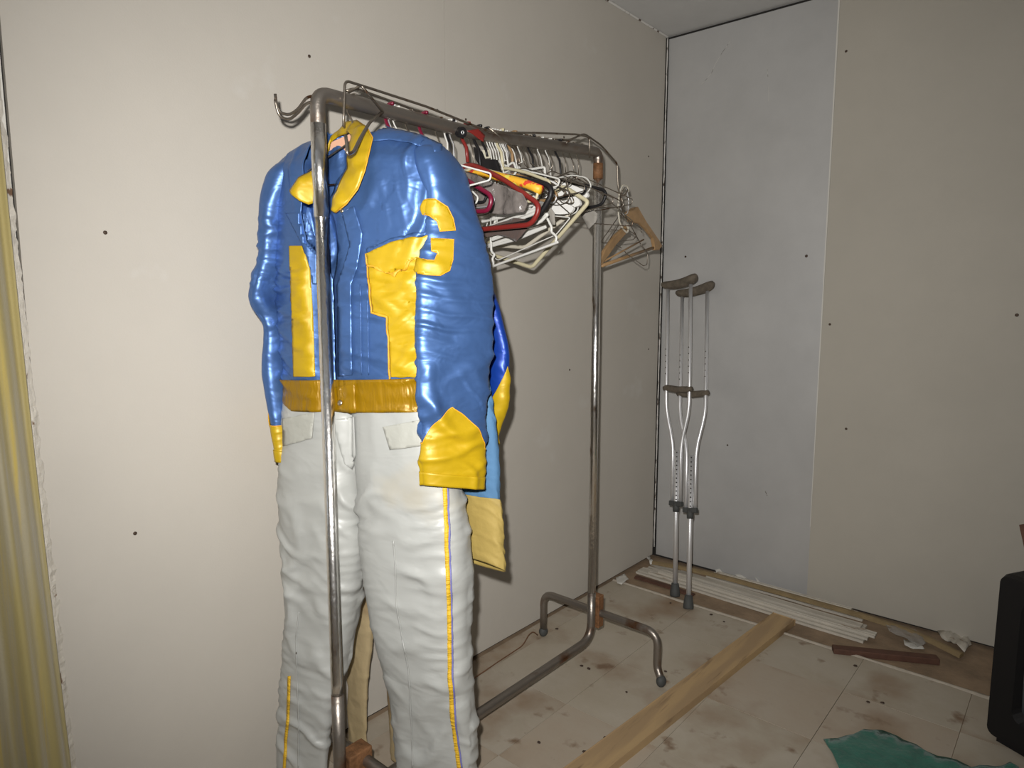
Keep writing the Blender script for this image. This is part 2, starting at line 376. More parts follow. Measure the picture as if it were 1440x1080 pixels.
# wire rails lying along the bar with hooks at the ends
WR = .0028
def rx(px, py, x): return on(px, py, 0, x)
xa, xb, xr = RX-.012, RX+.020, RX-.030
railA = [rx(483,178,xb)] + [rx(484,150,xb), rx(485,113,xb), rx(520,124,xb), rx(600,150,xb), rx(690,186,xb), rx(760,187,xb), rx(812,189,xb), rx(829,193,xb), rx(829,222,xb)]
tube('wire_rail', fillet(railA, .012), WR, M['wire'], rack, 8)
railB = [rx(486,128,xr), rx(500,124,xr), rx(560,146,xr), rx(640,176,xr), rx(720,195,xr), rx(800,197,xr), rx(822,188,xr), rx(845,204,xa), rx(868,230,xa), rx(869,262,xa), rx(872,276,xa), rx(880,274,xa), rx(882,266,xa)]
tube('wire_rail', fillet(railB, .012), WR, M['wire'], rack, 8)
tube('wire_brace', fillet([rx(490,130,xr), rx(508,120,xb), rx(538,157,xb+.003)], .006), WR, M['wire'], rack, 8)
tube('wire_brace', fillet([rx(688,180,xb), rx(722,208,xb+.004)], .006), WR*.8, M['wire'], rack, 8)
tube('wire_brace', fillet([rx(796,201,xb), rx(818,189,xb)], .006), WR*.8, M['wire'], rack, 8)
hk = lambda px, py, y: on(px, py, 1, y)
tube('wire_hook', fillet([rx(538,157,xb), rx(520,172,RX+.06), rx(508,192,RX+.11), rx(497,214,RX+.145), rx(488,218,RX+.150), rx(488,205,RX+.147), rx(486,190,RX+.142)], .012), WR*1.15, M['wire'], rack, 8)
for o_, dz in ((0, 0), (1, 1)):
    pts = [rx(470,138+4*o_,RX), rx(440,135+8*o_,RX-.006), rx(431,137+8*o_,RX-.006), rx(418,155+5*o_,RX-.006), rx(406,162+7*o_,RX-.006), rx(393,158+6*o_,RX-.006), rx(388.5,146+4*o_,RX-.006), rx(387,132+8*o_,RX-.006)]
    tube('wire_hook', fillet(pts, .014), WR, M['wire'], rack, 8)

# ------------------------------------------------------------------ racing suits
def catmull(xs, ys, x):
    xs = list(xs); ys = list(ys)
    if xs[0] > xs[-1]: xs.reverse(); ys.reverse()
    m = np.gradient(np.array(ys), np.array(xs)) if len(xs) > 1 else [0]
    if x <= xs[0]: return ys[0]
    if x >= xs[-1]: return ys[-1]
    i = int(np.searchsorted(xs, x)) - 1
    i = max(0, min(i, len(xs)-2)); h = xs[i+1]-xs[i]; t = (x-xs[i])/h
    d = [(ys[j+1]-ys[j])/(xs[j+1]-xs[j]) for j in range(len(xs)-1)]
    def sl(j):
        if j == 0: return d[0]
        if j == len(xs)-1: return d[-1]
        return 0 if d[j-1]*d[j] <= 0 else 2*d[j-1]*d[j]/(d[j-1]+d[j])
    a, b = sl(i)*h, sl(i+1)*h
    return (2*t**3-3*t*t+1)*ys[i] + (t**3-2*t*t+t)*a + (-2*t**3+3*t*t)*ys[i+1] + (t**3-t*t)*b
def press_post(p, off=0., wd=.03):
    """cloth lies against the back of the near post"""
    m = Y0+.0275-off-.010*((p.x-RX)/wd)**2
    return Vector((p.x, max(p.y, m), p.z))
class Tub:
    """closed cloth tube about a near vertical axis; rows (z, cu, cw, au, bw, exponent)"""
    def __init__(s, rows, fr, disp): s.rows = rows; s.fr = fr; s.disp = disp; s.tilt = 0.; s.rot = 0.; s.back = 1.; s.press = None; s.zs = [r[0] for r in rows]; s.c = {}
    def sec(s, z):
        if z not in s.c: s.c[z] = [catmull(s.zs, [r[k] for r in s.rows], z) for k in range(1, 6)]
        return s.c[z]
    def local(s, phi, z):
        cu, cw, a, b, e = s.sec(z); c, n = math.cos(phi), math.sin(phi)
        du, dw = a*math.copysign(abs(c)**(2/e), c), b*math.copysign(abs(n)**(2/e), n)
        if dw < 0: dw *= s.back
        if s.rot:
            r_ = s.rot*max(0, min(1, (1.475-z)/.13)); cr_, sr = math.cos(r_), math.sin(r_); du, dw = cr_*du-sr*dw, sr*du+cr_*dw
        return cu + du, cw + dw
    def nrm(s, phi, z):
        u0, w0 = s.local(phi-.02, z); u1, w1 = s.local(phi+.02, z)
        t = Vector((u1-u0, w1-w0)); return Vector((t.y, -t.x)).normalized()
    def pt(s, phi, z, off=0.):
        u, w = s.local(phi, z); n = s.nrm(phi, z)
        d = s.disp(u, w, z, phi) + off
        p = s.fr(u+n.x*d, w+n.y*d, z + s.tilt*(w-.1)*max(0, min(1, (1.38-z)/.5)))
        return s.press(p, off) if s.press else p
    def grid(s, name, nphi, nz_, mt, parent, phi0=lambda z: 0, phi1=lambda z: 2*math.pi, z0=None, z1=None, off=0., closed=True, thick=.0012):
        zt = s.zs[0] if z1 is None else z1; zb = s.zs[-1] if z0 is None else z0
        V = []; F = []; cols = nphi if closed else nphi+1; s.index = []
        for j in range(nz_+1):
            for i in range(cols):
                t = i/nphi
                if callable(zt) or callable(zb):
                    ph = phi0(0)*(1-t)+phi1(0)*t
                    a = zb(ph) if callable(zb) else zb; b = zt(ph) if callable(zt) else zt
                    z = a + (b-a)*j/nz_
                else:
                    z = zb + (zt-zb)*j/nz_; ph = phi0(z)*(1-t)+phi1(z)*t
                V.append(s.pt(ph, z, off)); s.index.append((ph, z))
        for j in range(nz_):
            for i in range(nphi):
                i2 = (i+1) % cols; F.append((j*cols+i, j*cols+i2, (j+1)*cols+i2, (j+1)*cols+i))
        s.V, s.F = V, F
        o = mesh(name, V, F, mt, parent); solid(o, thick, 0); return o
    def bvh(s): return BVHTree.FromPolygons(s.V, s.F)

def fill(poly, step):
    """triangulated 2D polygon with interior points"""
    dense = []
    for i, p in enumerate(poly):
        q = poly[(i+1) % len(poly)]; L_ = math.hypot(q[0]-p[0], q[1]-p[1]); n = max(1, int(L_/step))
        for k in range(n): dense.append((p[0]+(q[0]-p[0])*k/n, p[1]+(q[1]-p[1])*k/n))
    m = len(dense); ed = [(i, (i+1) % m) for i in range(m)]
    xs = [p[0] for p in dense]; ys = [p[1] for p in dense]
    def inside(x, y):
        c = False
        for i in range(m):
            x1, y1 = dense[i]; x2, y2 = dense[(i+1) % m]
            if (y1 > y) != (y2 > y) and x < (x2-x1)*(y-y1)/(y2-y1)+x1: c = not c
        return c
    pts = list(dense)
    y = min(ys)+step*.5
    while y < max(ys):
        x = min(xs)+step*.5
        while x < max(xs):
            if inside(x, y) and min((x-d[0])**2+(y-d[1])**2 for d in dense) > (step*.45)**2: pts.append((x, y))
            x += step
        y += step
    r = geometry.delaunay_2d_cdt([Vector(p) for p in pts], ed, [], 1, 1e-6)
    return r[0], [tuple(f) for f in r[2]]
def decal(name, poly, bvh, off, mt, parent, step=4., thick=.0015):
    vs, fs = fill(poly, step); V = []; bad = set()
    for i, v in enumerate(vs):
        d = ray(v.x, v.y); h = bvh.ray_cast(CAM, d)
        if h[0] is None: bad.add(i); V.append(CAM + d*1.35); continue
        n = h[1]
        if n.dot(d) > 0: n = -n
        if n.dot(d) > -.02: bad.add(i)
        V.append(h[0] + n*off - d*off*.3)
    fs = [f for f in fs if not any(i in bad for i in f)]
    use = sorted({i for f in fs for i in f}); mp_ = {j: i for i, j in enumerate(use)}
    V = [V[j] for j in use]; fs = [tuple(mp_[i] for i in f) for f in fs]
    o = mesh(name, V, fs, mt, parent); solid(o, thick, 0); return o
def folds(a, z, sd, spec):
    """sum of narrow fold ridges; spec: (angle deg from horizontal, per metre, height, mask bias)"""
    d = 0.
    for k, (an, fr_, h, mb) in enumerate(spec):
        c, n = math.cos(R(an)), math.sin(R(an)); s1 = sd+k*7.7
        m = nz(a*6+s1, z*6, s1*.3) + mb
        if m <= 0: continue
        x = (z*c - a*n)*fr_ + 1.1*nz(a*5+s1, z*5, 1.3) + .35*nz(a*16, z*16+s1, 2.)
        i = math.floor(x); t = x-i; hh = .55+.9*nz(i*3.7+s1, a*7*c+z*7*n, s1)
        d += h*min(1, m*2.2)*hh*(math.exp(-((t-.5)/.17)**2)-.3)
    return d

def build_suit(name, label, O, th, us, cols, top, seed, detail=True, nphi=260, nrow=210, group=None, legs=True, drop=0., lus=1.0, rsl=None, loff=0., ws=1.):
    ct, st = math.cos(th), math.sin(th)
    def fr(u, w, z): u *= us; w *= ws; return Vector((O[0]+u*ct+w*st, O[1]+u*st-w*ct, z+top))
    root = thing(name, label, 'racing suit', (O[0], O[1], max(.02+top, .02)), group)
    def dz_torso(u, w, z, ph):
        f = max(0, min(1, (1.30-z)/.04)); ctr = .15*math.exp(-((u-.0)/.06)**2)
        k = u if w > 0 else u+9
        d = f*folds(k, z, seed, [(4,33,.0074,.16+ctr),(-18,25,.0085,.10+ctr),(32,17,.0080,.04),(-44,14,.007,.0),(10,54,.0026,.15+ctr)])
        d += (1-f)*folds(k, z, seed+3, [(82,17,.0125,.12),(66,13,.012,.04),(97,26,.004,.05),(30,10,.007,-.06)])
        return d + .0035*nz(u*5, seed, z*4)
    E3 = 3.0
    torso = Tub([(1.556,-.012,-.03,.078,.036,2.0),(1.542,-.010,-.025,.108,.045,2.1),(1.524,.004,-.015,.155,.055,2.4),(1.500,.008,-.008,.190,.060,2.7),(1.468,.010,0,.202,.066,E3),(1.38,.012,0,.208,.070,E3),(1.2,.010,.005,.206,.070,E3),(1.05,.008,.005,.200,.066,E3),(1.02,.006,.005,.196,.063,E3),(.988,.005,.005,.194,.062,E3)], fr, dz_torso)
    if detail: torso.back = .6; torso.press = press_post
    eR = [(1.57,.085),(1.53,.078),(1.49,.045),(1.45,.020),(1.405,-.030),(1.38,-.028),(1.34,-.008),(1.30,-.004),(1.27,-.014),(1.245,-.026),(1.2,-.026),(.9,-.026)]
    eL = [(1.57,-.085),(1.53,-.085),(1.45,-.080),(1.38,-.090),(1.32,-.075),(1.27,-.045),(1.245,-.030),(1.2,-.030),(.9,-.030)]
    def edge(z, sgn):
        tab = eR if sgn > 0 else eL
        u = float(np.interp(z, [p[0] for p in tab][::-1], [p[1] for p in tab][::-1]))
        cu, cw, a, b, e = torso.sec(z); u -= cu
        return math.acos(max(-.97, min(.97, math.copysign((abs(u)/a)**(e/2), u))))
    torso.grid('jacket_body', nphi, nrow, cols['body'], root, lambda z: edge(z, -1), lambda z: 2*math.pi+edge(z, 1), closed=False, thick=.0016)
    tb = torso.bvh()
    # sleeves
    def mk_sleeve(sg, sd):
        def dz_s(u, w, z, ph):
            bk = .35*math.exp(-((w+.045)/.022)**2); e = min(1, max(0, (1.45-z)/.08))
            k = w if math.cos(ph) > 0 else w+5
            d = folds(k, z, sd, [(10,34,.0055,-.16+bk),(-26,22,.0085,-.10+bk*.6),(36,13,.0105,.0),(66,9,.0100,.08),(-34,10,.008,-.02),(-10,56,.0026,-.12+bk)])
            return .004*nz(u*9, w*7+sd, z*5) + e*d
        if sg > 0:
            rows = [(1.505,.160,-.005,.030,.026,2),(1.492,.178,-.005,.036,.048,2.2),(1.46,.196,-.008,.036,.064,2.5),(1.40,.216,-.006,.028,.056,2.5),(1.34,.226,-.006,.026,.063,2.5),(1.24,.237,.010,.023,.083,2.5),(1.16,.240,.018,.022,.083,2.5),(1.05,.239,.024,.021,.078,2.5),(.95,.241,.028,.020,.071,2.5),(.85-drop,.244,.031,.018,.066,2.5)]
        else:
            rows = [(1.497,-.140,-.005,.030,.030,2),(1.488,-.152,-.005,.036,.050,2.1),(1.46,-.168,-.005,.038,.066,2.4),(1.40,-.186,0,.030,.070,2.6),(1.30,-.198,0,.027,.072,2.6),(1.20,-.216,.012,.027,.072,2.4),(1.14,-.202,.004,.020,.058,2.4),(1.05,-.210,.0,.023,.062,2.4),(.93,-.200,.0,.019,.056,2.4),(.845,-.190,.0,.018,.054,2.4)]
        if sg > 0 and rsl: rows = rsl
        return Tub(rows, fr, dz_s)
    sl = {}
    for sg in (1, -1):
        t = mk_sleeve(sg, seed+sg*3.3)
        if sg > 0: t.tilt = .27
        if sg > 0 and detail: t.rot = R(34)
        so = t.grid('sleeve', 110, 190, cols['sleeve'], root)
        sl[sg] = (t, t.bvh(), list(t.V), list(t.index), so)
        # pointed cuff
        p0 = .12 if sg > 0 else math.pi
        zb = t.zs[-1]
        def ztop(ph, p0=p0, zb=zb):
            d = abs((ph-p0+math.pi) % (2*math.pi)-math.pi)
            return zb+.078+cols.get('cuff_h', .0)+cols.get('cuff_p', .075)*max(0, 1-d/1.25)
        t.grid('cuff', 110, 40, cols['cuff'], so, phi0=lambda z: 0, phi1=lambda z: 2*math.pi, z0=lambda ph, zb=zb: zb-(.003 if ws == 1 else .016), z1=ztop, off=.0030/ws)
        if detail:
            t.grid('cuff_hem', 110, 6, cols['cuff'], so, z0=zb-.004, z1=zb+.022, off=.0046)
            t.grid('lining', 60, 3, M['white'], so, z0=zb-.0001, z1=zb+.03, off=-.004)
            t2 = t.grid('cuff_piping', 110, 1, M['orangeedge'], so, z0=lambda ph: ztop(ph)-.0012, z1=lambda ph: ztop(ph)+.0012, off=.0036)
    # trousers as two halves meeting at the front seam
    def dz_p(u, w, z, ph):
        sg_ = math.copysign(1, u); cr_ = .35*math.exp(-((z-.74)/.10)**2-((u-.01)/.09)**2); k = u if w > 0 else u+9
        side = .3*math.exp(-((abs(u)-.20)/.035)**2); low = .12*max(0, min(1, (.65-z)/.3))
        d = folds(k, z, seed+1, [(38*sg_,13,.0105,.04+cr_),(58*sg_,10,.0105,.0+cr_),(-22*sg_,14,.0085,-.03+low),(5,28,.0040,-.04+side+low),(12*sg_,50,.0022,-.05+side),(86,8,.008,.04)])
        return d + .006*nz(u*5+seed, w*5, z*4)
    pz = []
    if legs:
        for sg in (1, -1):
            if sg > 0: rows = [(1.005,.098,.005,.100,.054,2.8),(.93,.106,.005,.108,.058,2.9),(.82,.119,.005,.121,.062,2.9),(.70,.128,.005,.127,.062,2.8),(.60,.135,.004,.123,.060,2.7),(.50,.142,.004,.116,.058,2.7),(.38,.151,-.004,.108,.052,2.7),(.25,.159,-.018,.102,.042,2.7),(.12,.163,-.022,.100,.038,2.7),(.03,.165,-.022,.100,.036,2.7)]
            else: rows = [(1.005,-.094,.005,.095,.054,2.8),(.93,-.098,.005,.099,.058,2.9),(.82,-.104,.005,.105,.062,2.9),(.70,-.110,.005,.109,.062,2.8),(.60,-.114,.004,.104,.060,2.7),(.50,-.122,.004,.094,.058,2.7),(.38,-.136,.016,.084,.045,2.7),(.25,-.156,.038,.076,.028,2.7),(.12,-.164,.045,.074,.022,2.7),(.03,-.168,.045,.074,.021,2.7)]
            rows = [(r[0], r[1]*lus+loff, r[2], r[3]*lus, r[4], r[5]) for r in rows]
            if top < 0: rows = [r for r in rows if r[0]+top > .03]; rows.append((.008-top,)+rows[-1][1:])
            t = Tub(rows, fr, dz_p); lo = t.grid('trouser_leg', 96, 190, cols['legs'], root); pz.append((t, t.bvh(), lo))
    # waistband
    def zw0(ph): return .957+.06*(torso.local(ph, .99)[0]+.2)
    torso.grid('waistband', 160, 12, cols['band'], root, z0=zw0, z1=lambda ph: zw0(ph)+.068, off=.005/ws)
    return root, torso, tb, sl, pz, fr

cols1 = dict(body=M['blue'], sleeve=M['blue'], cuff=M['yellow'], legs=M['white'], band=M['gold'])
suit, torso, tb, sl, pz, fr = build_suit('racing_suit', 'sky blue and white satin racing suit with yellow collar, pockets and letter', (-1.192, .886), R(17), 1.0, cols1, 0., 1.7)
bandb = torso.bvh()
P = lambda s: [tuple(map(float, p.split(','))) for p in s.split()]
# yellow chest pocket panel with stepped outline, flap seam, stripe to the belt
pk = decal('chest_panel', P('518,357 552,341 600,331 640,332 640,534 551,530 547,445 526,440 522,400'), tb, .0048, M['yellow'], suit, 3.)
decal('pocket_flap', P('518,357 552,341 600,331 625,331 625,366 584,364 556,388 521,377'), tb, .0078, M['yellow'], pk, 3.)
decal('panel_piping', P('516,357 518,357 522,400 526,440 547,444 551,533 549,534 545,447 524,442 520,400'), tb, .0066, M['orangeedge'], pk, 2.5)
decal('pocket_welt', P('519,372 556,386 584,362 586,364 557,390 519,376'), tb, .0096, M['orangeedge'], pk, 2.5)
decal('yoke_binding', P('518,351 552,335 600,325 640,326 640,331 600,331 552,341 518,357'), tb, .005, M['blue'], suit, 3.)
decal('chest_stripe', P('409,346 427,346 437,380 441,440 444,529 415,529 412,440'), tb, .0048, M['yellow'], suit, 3.)
decal('shoulder_band', P('523,184 552,184 585,191 621,206 616,218 580,204 548,199 521,202'), tb, .0052, M['blue'], suit, 3.)
decal('front_placket', P('482,298 500,290 512,330 505,375 496,400 497,527 478,529 477,400 494,345'), tb, .0048, M['blue'], suit, 3.)
decal('left_placket', P('404,300 430,300 446,345 446,400 440,400 428,347'), tb, .0045, M['blue'], suit, 3.)
for sx in (507, 517): decal('seam', P('%d,400 %d,400 %d,527 %d,527' % (sx, sx+1.6, sx+3.6, sx+2)), tb, .003, M['blue'], suit, 4.)
decal('belt_tab', P('464,545 500,540 502,579 470,582'), bandb, .004, M['gold'], suit, 4.)
def snap(px, py, bv, r=.006):
    d = ray(px, py); h = bv.ray_cast(CAM, d); n = h[1] if h[1].dot(d) < 0 else -h[1]
    bm = bmesh.new(); bmesh.ops.create_uvsphere(bm, u_segments=12, v_segments=6, radius=r); q = n.to_track_quat('Z', 'Y').to_matrix()
    for v in bm.verts: v.co.z *= .4; v.co = h[0] + n*.008 + q @ v.co
    return bmo('snap', bm, M['snap'], suit, True)
snap(481, 567, bandb); snap(484, 298, tb, .0045)
# letter on the sleeve, wrapped round its front edge
ts, tbv, tV, tI, so = sl[1]
kd = KDTree(len(tV))
for i, v in enumerate(tV): kd.insert(v, i)
kd.balance()
def sp(px, py):
    d = ray(px, py); h = tbv.ray_cast(CAM, d)
    p = h[0] if h[0] else tbv.find_nearest(CAM+d*1.38)[0]
    ph, z = tI[kd.find(p)[1]]
    if ph > math.pi: ph -= 2*math.pi
    return ph, z
def letter(name, pxs, off, mt, parent, extra=None):
    pts = [sp(*p) for p in pxs] + (extra or [])
    K = .09
    vs, fs = fill([(a*K, z) for a, z in pts], .006)
    o = mesh(name, [ts.pt(v.x/K, v.y, off) for v in vs], fs, mt, parent); solid(o, .0016, 0); return o
topr = P('600,281 612,281 627,292 635,308 638,325 617,324 614,312 605,304 600,303')
botr = P('606,336 638,336 637,365 630,380 618,388 600,387')
inn = P('600,366 611,366 614,356 606,354')
a_t, a_b = sp(600, 281), sp(600, 387); i_t, i_b = sp(600, 303), sp(600, 366)
ex_l = a_t[0]+1.25
pts = [sp(*p) for p in topr] + [(i_t[0]+.45, i_t[1]-.012), (i_t[0]+.72, i_t[1]-.03), (i_b[0]+.72, i_b[1]+.006)] + [sp(*p) for p in inn] + [sp(*p) for p in botr] + [(a_b[0]+.5, a_b[1]+.002), (ex_l, a_b[1]+.03), (ex_l, a_t[1]-.03), (a_t[0]+.5, a_t[1]-.002)]
K = .09
def wrap(name, pp, off, mt, thick=.0016, step=.005):
    vs, fs = fill([(a*K, z) for a, z in pp], step)
    o = mesh(name, [ts.pt(v.x/K, v.y, off) for v in vs], fs, mt, so); solid(o, thick, 0); return o
wrap('letter_g', pts, .0035, M['yellow'])
edge_pts = [ts.pt(a, z, .0048) for a, z in pts]
tube('letter_piping', edge_pts, .0012, M['orangeedge'], so, 5, closed=True)
# collar: folded yellow band round the neck
wn = Vector((math.sin(R(17)), -math.cos(R(17)), 0)); Oc = Vector((-1.192, .886, 0))
def cw(px, py, w): return on_plane(px, py, Oc + wn*w, wn)
def ribbon(name, rows, mt, parent, n=6, thick=.003, crease=.0026, sd=0):
    """rows: (outer px, inner px, w outer, w inner)"""
    V, F = [], []; pts = []
    for k in range(len(rows)-1):
        for j in range(n):
            t = j/n; pts.append([a*(1-t)+b*t for a, b in zip(rows[k], rows[k+1])])
    pts.append(list(rows[-1])); m = 9
    for r in pts:
        a, b = cw(r[0], r[1], r[4]), cw(r[2], r[3], r[5])
        for q in range(m):
            t = q/(m-1); p = a*(1-t)+b*t
            V.append(press_post(p + wn*(.006*math.sin(math.pi*t) + crease*2.5*nz(p.x*40+sd, p.y*40, p.z*45)), .006, .016))
    for i in range(len(pts)-1):
        for q in range(m-1): c = i*m+q; F.append((c, c+1, c+m+1, c+m))
    o = mesh(name, V, F, mt, parent); solid(o, thick, 0); return o
col_rows = [(472,299,466,293,.092,.090),(487,287,470,274,.096,.092),(503,266,479,258,.094,.086),(513,240,487,238,.090,.080),(519,215,490,212,.076,.062),(524,194,492,190,.056,.040),(516,179,490,184,.030,.016),(501,169,484,189,-.012,-.010),(486,172,474,193,-.030,-.026),(472,187,464,202,-.038,-.032),(461,205,460,218,-.034,-.028),(455,222,457,236,-.015,-.008)]
colr = ribbon('collar', col_rows, M['yellow'], suit)
ribbon('collar', [(455,222,457,236,-.012,-.006),(448,232,458,250,.03,.03),(436,240,452,262,.07,.07),(420,250,440,276,.088,.088),(407,268,427,287,.094,.094)], M['yellow'], suit, sd=5)
tube('collar_piping', [cw(r[0], r[1], r[4]+.003) for r in col_rows[:8]], .0014, M['orangeedge'], colr, 5)
V = [cw(x, y, w) for x, y, w in [(459,203,-.034),(497,186,-.034),(497,213,-.052),(478,216,-.054),(461,221,-.052)]]
solid(mesh('neck_facing', V, [(0,1,2,3,4)], M['peach'], suit, False), .001)
# trouser details
(tR, bR, oR), (tL, bL, oL) = pz
pb = BVHTree.FromPolygons(tR.V + tL.V, tR.F + [tuple(i+len(tR.V) for i in f) for f in tL.F])
strip = [(621,640),(622,680),(625,740),(627,800),(629,860),(630,920),(631,950),(634,1000),(640,1050),(644,1079)]
def strip_poly(pts, a, b): return [(x+a, y) for x, y in pts] + [(x+b, y) for x, y in reversed(pts)]
decal('side_stripe', strip_poly(strip, -.5, 5), bR, .0045, M['stripe'], oR, 3.5)
decal('stripe_edge', strip_poly(strip, 5, 7.2), bR, .0045, M['stripeb'], oR, 3.5)
lst = [(399,1079),(401,1040),(404,1010),(405,985),(406,950)]
decal('side_stripe', strip_poly(lst, 0, 4), bL, .003, M['stripe'], oL, 3.5)
for nm, pp, bv, pr in [('pocket_flap', '400,588 444,580 441,616 420,622 401,627', bL, oL), ('pocket_flap', '540,600 592,590 594,626 570,630 550,632', bR, oR)]:
    decal(nm, P(pp), bv, .005, M['flap'], pr, 4., .002)
decal('fly_flap', P('468,590 500,586 502,640 494,660 484,652'), pb, .004, M['white'], oR, 4.)
decal('crease_seam', strip_poly([(553,760),(556,800),(557,850),(566,900),(574,940),(577,990),(579,1040),(580,1079)], 0, 1.6), bR, .002, M['white'], oR, 4.)
decal('crease_seam', strip_poly([(420,860),(416,900),(418,960),(420,1020),(419,1079)], 0, 1.5), bL, .002, M['white'], oL, 4.)

# two more suits pressed behind it
cols2 = dict(body=M['faded'], sleeve=M['faded'], cuff=M['khaki'], legs=M['beige'], band=M['khaki'], cuff_h=.05, cuff_p=.012)
us2 = .60
rs2 = [(1.43,.05,0,.03,.04,2),(1.36,.09,0,.035,.055,2.3),(1.25,.135,0,.038,.06,2.4),(1.17,.166,-.005,.042,.062,2.4),(1.08,.186,-.01,.044,.064,2.4),(.95,.200,-.012,.048,.066,2.4),(.84,.198,-.012,.052,.064,2.4),(.735,.200,-.012,.056,.062,2.4)]
s2 = build_suit('racing_suit', 'faded steel blue cotton suit with dull yellow cuffs hanging behind the satin suit', (-1.192, 1.040), R(4), us2, cols2, -.075, 5.1, False, 90, 70, lus=.80, loff=-.25, ws=.30,
    rsl=[(z, (u-.006*min(1, (1.43-z)/.3))/us2, w, a/us2, b, e) for z, u, w, a, b, e in rs2])
cols3 = dict(body=M['royal'], sleeve=M['royal'], cuff=M['yellow'], legs=M['royal'], band=M['gold'])
us3 = .34
rs3 = [(1.45,.02,0,.02,.03,2),(1.38,.045,0,.028,.045,2.2),(1.29,.078,0,.034,.052,2.3),(1.20,.112,0,.034,.050,2.3),(1.12,.130,0,.036,.050,2.3),(1.02,.128,0,.034,.048,2.3),(.98,.116,0,.027,.046,2.3),(.945,.108,0,.023,.044,2.3)]
s3 = build_suit('racing_jacket', 'deep royal blue satin jacket with yellow cuffs behind the faded suit', (-1.192, 1.130), R(2), us3, cols3, -.03, 9.3, False, 90, 70, legs=False, ws=.34,
    rsl=[(z, (u+.036*min(1, (1.45-z)/.2))/us3, w, a/us3, b, e) for z, u, w, a, b, e in rs3])
s3[0]['category'] = 'jacket'

# ------------------------------------------------------------------ hangers
def hframe(y, roll=0., yaw=0., dx=0.):
    c = Vector((RX+dx, y, bar_z(y))); cr_, sr = math.cos(roll), math.sin(roll); cy, sy = math.cos(yaw), math.sin(yaw)
    def f(h, z, o=0.):
        a, b = h*cr_ - z*sr, h*sr + z*cr_
        return c + Vector((a*cy - o*sy, a*sy + o*cy, b))
    return f
def hook_path(f, r, neck, side=1):
    Rh = PR*1.1 + r + .0025; zc = PR*1.1 + r + .0003 - Rh
    pts = [f(side*Rh*math.cos(a), zc + Rh*math.sin(a)) for a in np.linspace(R(68), R(190), 12)]
    pts += [f(-side*Rh*.75, zc-.016), f(-side*.004, zc-.034), f(0, neck)]
    return pts
HG = 'hangers tangled on the rack'
def hanger(name, label, y, body, r, mt, roll=0., yaw=0., neck=-.075, hr=.0017, hm='wire', extra=None, closed=True, side=1, rn=8, fr_=.02, group=None):
    f = hframe(y, roll, yaw); t = thing(name, label, 'hanger', f(0, neck), group or HG)
    tube('hook', hook_path(f, hr, neck, side), hr, M[hm], t, 7)
    tube('body', fillet([f(*p) for p in body], fr_, 5, closed), r, mt, t, rn, closed)
    if extra: extra(f, t)
    return t
def tri(hw=.205, n=-.075, tip=-.165, bot=-.19, k=.02):
    return [(0, n), (hw*.5, n+(tip-n)*.42), (hw, tip), (hw-k*.4, bot), (-hw+k*.4, bot), (-hw, tip), (-hw*.5, n+(tip-n)*.42)]
def wtri(hw=.20, n=-.065, b=-.165): return [(0, n), (hw, b+.012), (hw-.004, b), (-hw+.004, b), (-hw, b+.012)]
# hangers that carry the three suits
hanger('wire_hanger', 'wire hanger inside the yellow collar of the satin suit', .886, wtri(.17, -.072, -.16), .0017, M['wire'], yaw=R(17), neck=-.072)
hanger('wire_hanger', 'wire hanger inside the faded steel blue suit', 1.040, wtri(.09, -.105, -.17), .0017, M['wire'], yaw=R(4), neck=-.105)
hanger('wire_hanger', 'wire hanger inside the royal blue jacket', 1.130, wtri(.05, -.085, -.12), .0017, M['wire'], yaw=R(2), neck=-.085)
# coloured plastic hangers
hanger('plastic_hanger', 'maroon plastic hanger behind the blue satin shoulder', 1.082, tri(.216, -.085, -.175, -.205), .0052, M['maroon_pl'], roll=R(-3), neck=-.085, hr=.004, hm='maroon_pl')
hanger('wire_hanger', 'white coated wire hanger beside the maroon hanger', 1.004, wtri(.238, -.075, -.19), .0019, M['white_pl'], roll=R(6), yaw=R(5), neck=-.075, hm='white_pl', fr_=.03)
hanger('plastic_hanger', 'red plastic tube hanger with broad rounded shoulder', 1.220, tri(.228, -.072, -.195, -.235, .06), .0062, M['red_pl'], neck=-.072, hr=.0045, hm='red_pl', fr_=.035)
hanger('plastic_hanger', 'thick black plastic hanger lying against the red hanger', 1.262, tri(.232, -.098, -.165, -.235, .16), .0070, M['black'], roll=R(3), neck=-.098, hr=.004, hm='black', fr_=.04)
def strap(f, t):
    pts = [f(-.17, -.17), f(-.08, -.125), f(0, -.09), f(.09, -.115), f(.17, -.140), f(.212, -.158)]
    tube('printed_sleeve', fillet(pts, .04), .0105, M['orange'], t, 10)
hanger('padded_hanger', 'hanger with an orange printed sleeve and red spots', 1.241, tri(.205, -.08, -.155, -.18), .0035, M['ivory_pl'], neck=-.08, extra=strap)
hanger('plastic_hanger', 'black plastic hanger whose end reaches past the far post', 1.595, tri(.150, -.10, -.150, -.185, .04), .0045, M['black'], roll=R(4), neck=-.10, hr=.003, hm='black', fr_=.022)
